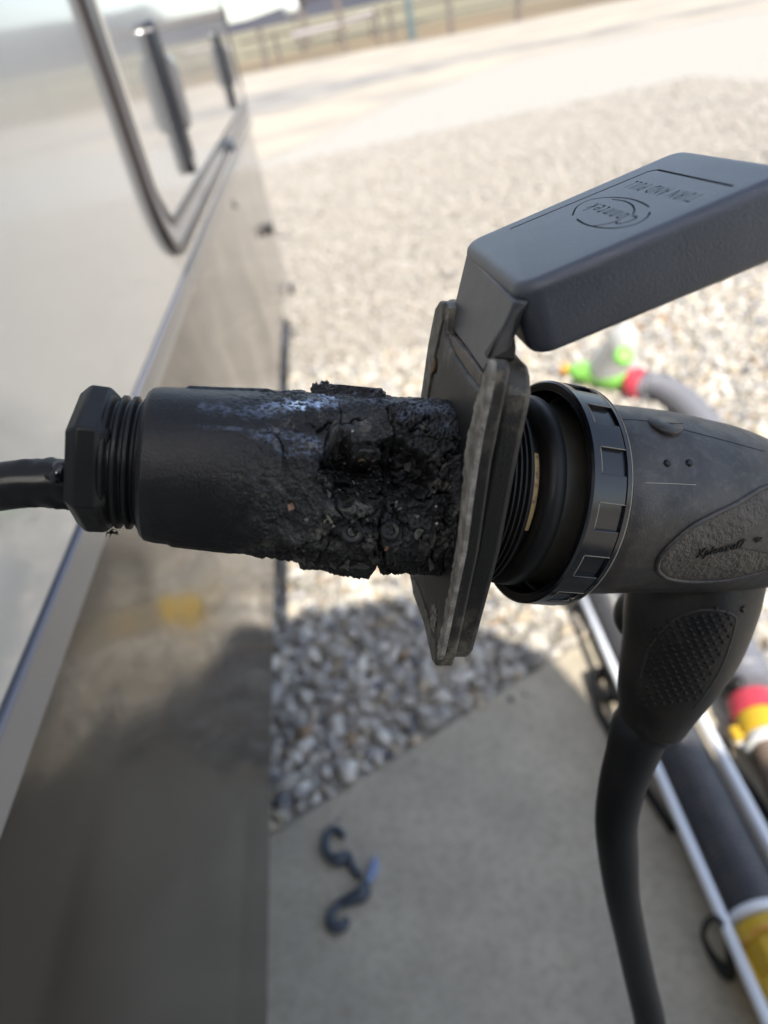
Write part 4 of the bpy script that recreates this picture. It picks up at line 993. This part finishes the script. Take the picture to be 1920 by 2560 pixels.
# black tie looped over the near tube
q = [ground(px, py, z) for px, py, z in ((1790, 2292, .113), (1768, 2305, .10), (1758, 2340, .07), (1778, 2385, .04), (1808, 2425, .03), (1826, 2435, .03), (1822, 2370, .07), (1812, 2320, .10), (1790, 2292, .113))]
v, f = g_tube(q, [.0045, .0045, .0045, .006, .0095, .008, .005, .0045, .0045], 12, 60); tag(mk('rubber_tie', v, f, M['rubber'], None, True, loc=q[4]), 'black rubber tie looped over the near white tube', 'tie')
# second hose run at the right edge
H2 = thing('slate_hose', (.70, 1.2, 0), 'pale slate ribbed hose ending in a cuff, right edge above the red coupling', 'hose')
v, f = g_tube([(.665, .965, .062), (.69, 1.1, .062), (.715, 1.3, .062), (.74, 1.6, .062), (.80, 2.0, .06)], .043, 28, 30, (.010, .0015)); mk('ribbed_hose', v, f, M['hose2'], H2, True)
ax2 = unit((-.025, -.135, 0))
b = MB(); b.add(*g_lathe((.665, .965, .062), ax2, [(-.03, .044), (-.028, .048), (-.005, .048), (0, .044), (.005, .04), (.03, .036), (.034, .02)], 32)); b.build('cuff', M['hose2'], H2, True, 40)
RD = thing('red_coupling', (.632, .85, 0), 'red and yellow hose coupling at the right edge', 'coupling')
axr = unit((-.03, -.14, 0)); o0 = np.array((.642, .905, .06))
b = MB(); b.add(*g_lathe(o0, axr, [(0, .02), (.004, .047), (.04, .050), (.046, .048), (.047, .02)], 36)); b.build('red_collar', M['red'], RD, True, 40)
b = MB(); b.add(*g_lathe(o0 + axr * .0475, axr, [(0, .02), (.002, .045), (.03, .047), (.045, .044), (.046, .02)], 36)); b.build('yellow_collar', M['yellow'], RD, True, 40)
b = MB(); b.add(*g_box(tuple(o0 + axr * .07 + np.array((-.062, -.015, -.02))), tuple(o0 + axr * .07 + np.array((-.035, .015, .01))))); bevel(b.build('yellow_lever', M['yellow'], RD, False), .005, 2)
b = MB(); b.add(*g_lathe(o0 + axr * .094, axr, [(0, .02), (.001, .041), (.018, .043), (.022, .038), (.023, .02)], 36)); b.build('white_ring', M['white'], RD, True, 40)
BH = thing('brown_hose', (.6, .6, 0), 'brownish ribbed hose running from the white ring at the right edge', 'hose')
st = o0 + axr * .118
v, f = g_tube([st, st + axr * .12, st + axr * .3 + np.array((.03, 0, 0)), st + axr * .6 + np.array((.1, 0, 0))], .033, 24, 24, (.012, .002)); mk('ribbed_hose', v, f, M['hosebr'], BH, True)
# black leads on the gravel at the right
def cable(name, pts, r, mt, label, cat):
    v, f = g_tube(pts, r, 12, 60); return tag(mk(name, v, f, mt, None, True, loc=pts[0]), label, cat)
cable('black_lead', [ground(1770, 1560, .05), ground(1800, 1680, .04), ground(1830, 1740, .05), ground(1850, 1700, .08), ground(1860, 1720, .03)], .011, M['rubber'], 'black lead curling between the slate hose and the white tube', 'cable')
cable('black_lead', [ground(1800, 1850, .015), ground(1840, 1925, .012), ground(1880, 1980, .012), ground(1930, 2060, .012), ground(2000, 2200, .012)], .009, M['rubber'], 'black lead crossing the gravel below the red coupling', 'cable')
cable('garden_tap_lead', [ground(1835, 1850, .05), ground(1862, 1862, .05), ground(1868, 1880, .03)], .008, M['rod'], 'short grey metal fitting beside the yellow lever', 'fitting')
# coiled lead left of the handle
q = []
for k in range(60):
    t = k / 59 * 2 * math.pi * 2.4; rr = .045 + .004 * math.sin(3 * t); q.append(np.array((.392 + rr * math.cos(t) * .5, 1.04 + rr * math.sin(t) * .8, PAD_Z + .012 + .02 * k / 59)))
q.append(np.array((.36, .98, PAD_Z + .008))); q.append(np.array((.37, .86, PAD_Z + .008))); q.append(np.array((.39, .7, PAD_Z + .008)))
cable('coiled_lead', q, .0085, M['rubber'], 'black lead coiled on the sunny corner of the concrete pad', 'cable')
# hooks on the concrete: two dark S shaped ends joined by a pale blue clip
def hook(px, r, label):
    q = [ground(a, c, PAD_Z + .008) for a, c in px]; v, f = g_tube(q, r, 12, 60); return tag(mk('hook', v, f, M['hook'], None, True, loc=q[0]), label, 'hook')
hook([(860, 2092), (842, 2074), (820, 2082), (812, 2110), (822, 2140), (846, 2150), (868, 2140), (880, 2165), (900, 2190)], [.006, .008, .009, .009, .009, .013, .010, .008, .007], 'upper dark steel hook lying on the concrete pad')
hook([(912, 2205), (908, 2232), (885, 2245), (850, 2260), (826, 2290), (834, 2316), (858, 2314), (868, 2296)], [.008, .014, .013, .009, .009, .011, .010, .007], 'lower dark steel hook lying on the concrete pad')
q = [ground(a, c, PAD_Z + .010) for a, c in ((938, 2145), (932, 2178), (918, 2205))]
v, f = g_tube(q, [.006, .010, .007], 12, 16); tag(mk('clip', v, f, M['blue'], None, True, loc=q[1]), 'pale blue clip between the two dark hooks on the concrete', 'clip')

yc = thing('yellow_hose_cap', (.21, 1.56, 0), 'round yellow hose cap on the gravel behind the plate, mirrored in the grey skirt', 'hose cap')
b = MB(); b.add(*g_lathe((.20, 1.57, .001), (0, 0, 1), [(0, .062), (.004, .068), (.05, .066), (.055, .06), (.056, .02), (.05, .001)], 32)); b.build('cap_body', M['yellow'], yc, True, 40)
# ------------------------------------------------------------------ green hose fitting on the gravel
gp = ground(1500, 935, .05)
G = thing('green_water_filter', (gp[0], gp[1], 0), 'green and white inline water fitting lying on the sunny gravel', 'water fitting')
a = ground(1425, 925, .05); c = ground(1580, 950, .05)
ax_ = unit(c - a); L = np.linalg.norm(c - a)
b = MB(); b.add(*g_lathe(a, ax_, [(0, .001), (0, .02), (.03, .028), (.04, .04), (L * .55, .044), (L * .6, .052), (L * .9, .050), (L, .04), (L, .001)], 32)); b.build('green_body', M['green'], G, True, 40)
b = MB(); b.add(*g_lathe(a - ax_ * .03, ax_, [(0, .001), (0, .024), (.028, .024), (.029, .001)], 24)); b.build('orange_cap', M['orange'], G, True, 40)
u0 = ground(1530, 925, .05); u1 = P(1566, 822, 2.45)
au = unit(u1 - u0); Lu = np.linalg.norm(u1 - u0)
b = MB(); b.add(*g_lathe(u0, au, [(0, .045), (.02, .085), (.05, .088), (.08, .075), (Lu * .7, .05), (Lu * .9, .036), (Lu, .001)], 32)); b.build('white_canister', M['white'], G, True, 40)
b = MB(); b.add(*g_lathe(P(1558, 893, 2.37), -CF + np.array((0, 0, .3)), [(0, .001), (0, .034), (.02, .030), (.022, .001)], 24)); b.build('green_badge', M['green'], G)
a = ground(1575, 955, .06); d_ = ground(1592, 952, .06)
axh = unit(ground(1640, 960, .06) - ground(1590, 950, .06))
b = MB(); b.add(*g_lathe(a, axh, [(0, .001), (0, .05), (.03, .058), (.045, .052), (.046, .001)], 28)); b.build('red_collar', M['red'], G, True, 40)
GH = thing('grey_drain_hose', (1.02, 2.1, 0), 'grey ribbed hose bending across sunny gravel from the red collar', 'hose')
q = [ground(x, y, .05) for x, y in ((1597, 962), (1640, 965), (1690, 990), (1735, 1030), (1775, 1085), (1800, 1160))]
v, f = g_tube(q, .046, 24, 30, (.018, .003)); mk('ribbed_hose', v, f, M['hose2'], GH, True)

# ------------------------------------------------------------------ far fence, shelter
def post(name, x, y, h, w, mt, par):
    b = MB(); b.add(*g_box((x - w / 2, y - w / 2, -.02), (x + w / 2, y + w / 2, h))); return b.build(name, mt, par, False)
FN = thing('field_fence', (4, 50, 0), 'post and rail fence along the far edge of the road', 'fence')
fx = []
for px, py in ((950, 112), (985, 108), (1130, 86), (1298, 52), (866, 128), (700, 152)):
    q = ground(px, py, 0); fx.append((q[0], q[1])); post('fence_post', q[0], q[1], 1.7, .22, M['wood'], FN)
for x in (-1.2, 20): post('fence_post', x, 47 - .35 * x, 1.9, .3, M['wood'], FN)
b = MB(); b.add(*g_tube([(-3, 60, 1.5), (30, 42, 1.5)], .07, 8)); b.build('fence_rail', M['wood'], FN)
b = MB(); b.add(*g_tube([(-3, 60, .7), (30, 42, .7)], .05, 8)); b.build('fence_rail', M['wood'], FN)
TP = thing('teal_post', tuple(ground(1032, 98, 0)), 'dark teal post standing taller than the fence at the road edge', 'post')
q = ground(1032, 100, 0); post('shaft', q[0], q[1], 3.0, .3, M['bluepost'], TP); post('collar', q[0], q[1], .5, .36, M['bluepost'], TP)
PR = thing('pipe_rail', (2, 60, 0), 'long pale pipe rail behind the far fence', 'rail')
b = MB(); p1 = CAM + (P(730, 92, 1) - CAM) * 58; p2 = CAM + (P(945, 33, 1) - CAM) * 58; b.add(*g_tube([p1, p2], .28, 10)); b.build('pipe', M['pipe'], PR)
for t in (.1, .5, .9):
    q = p1 + (p2 - p1) * t; b = MB(); b.add(*g_tube([q, (q[0], q[1], -.1)], .1, 8)); b.build('pipe_leg', M['wood'], PR)
SHL = thing('open_shelter', (0, 72, 0), 'open brown roofed shelter on posts beyond the fence', 'shelter')
for px in (762, 852):
    q = CAM + (P(px, 60, 1) - CAM) * 70; b = MB(); b.add(*g_box((q[0] - .25, q[1] - .25, -.1), (q[0] + .25, q[1] + .25, 4.2))); b.build('shelter_post', M['wood'], SHL, False)
q1 = CAM + (P(745, 12, 1) - CAM) * 70; q2 = CAM + (P(1090, -60, 1) - CAM) * 70
b = MB(); b.add(*g_box((q1[0], q1[1] - 2, 3.9), (q2[0], q1[1] + 4, 4.5))); b.build('shelter_roof', M['roofm'], SHL, False)
TK = thing('white_tank', (-1, 80, 0), 'small white round tank left of the shelter roof', 'tank')
q = CAM + (P(728, 14, 1) - CAM) * 80
b = MB(); b.add(*g_lathe((q[0], q[1], q[2] - .9), (0, 0, 1), [(0, .3), (.2, .8), (.9, 1.0), (1.3, .7), (1.5, .1)], 20)); b.build('tank', M['white'], TK)
b = MB(); b.add(*g_box((q[0] - .1, q[1] - .1, -.1), (q[0] + .1, q[1] + .1, q[2] - .8))); b.build('tank_stand', M['wood'], TK, False)
print('objects', len(bpy.data.objects))
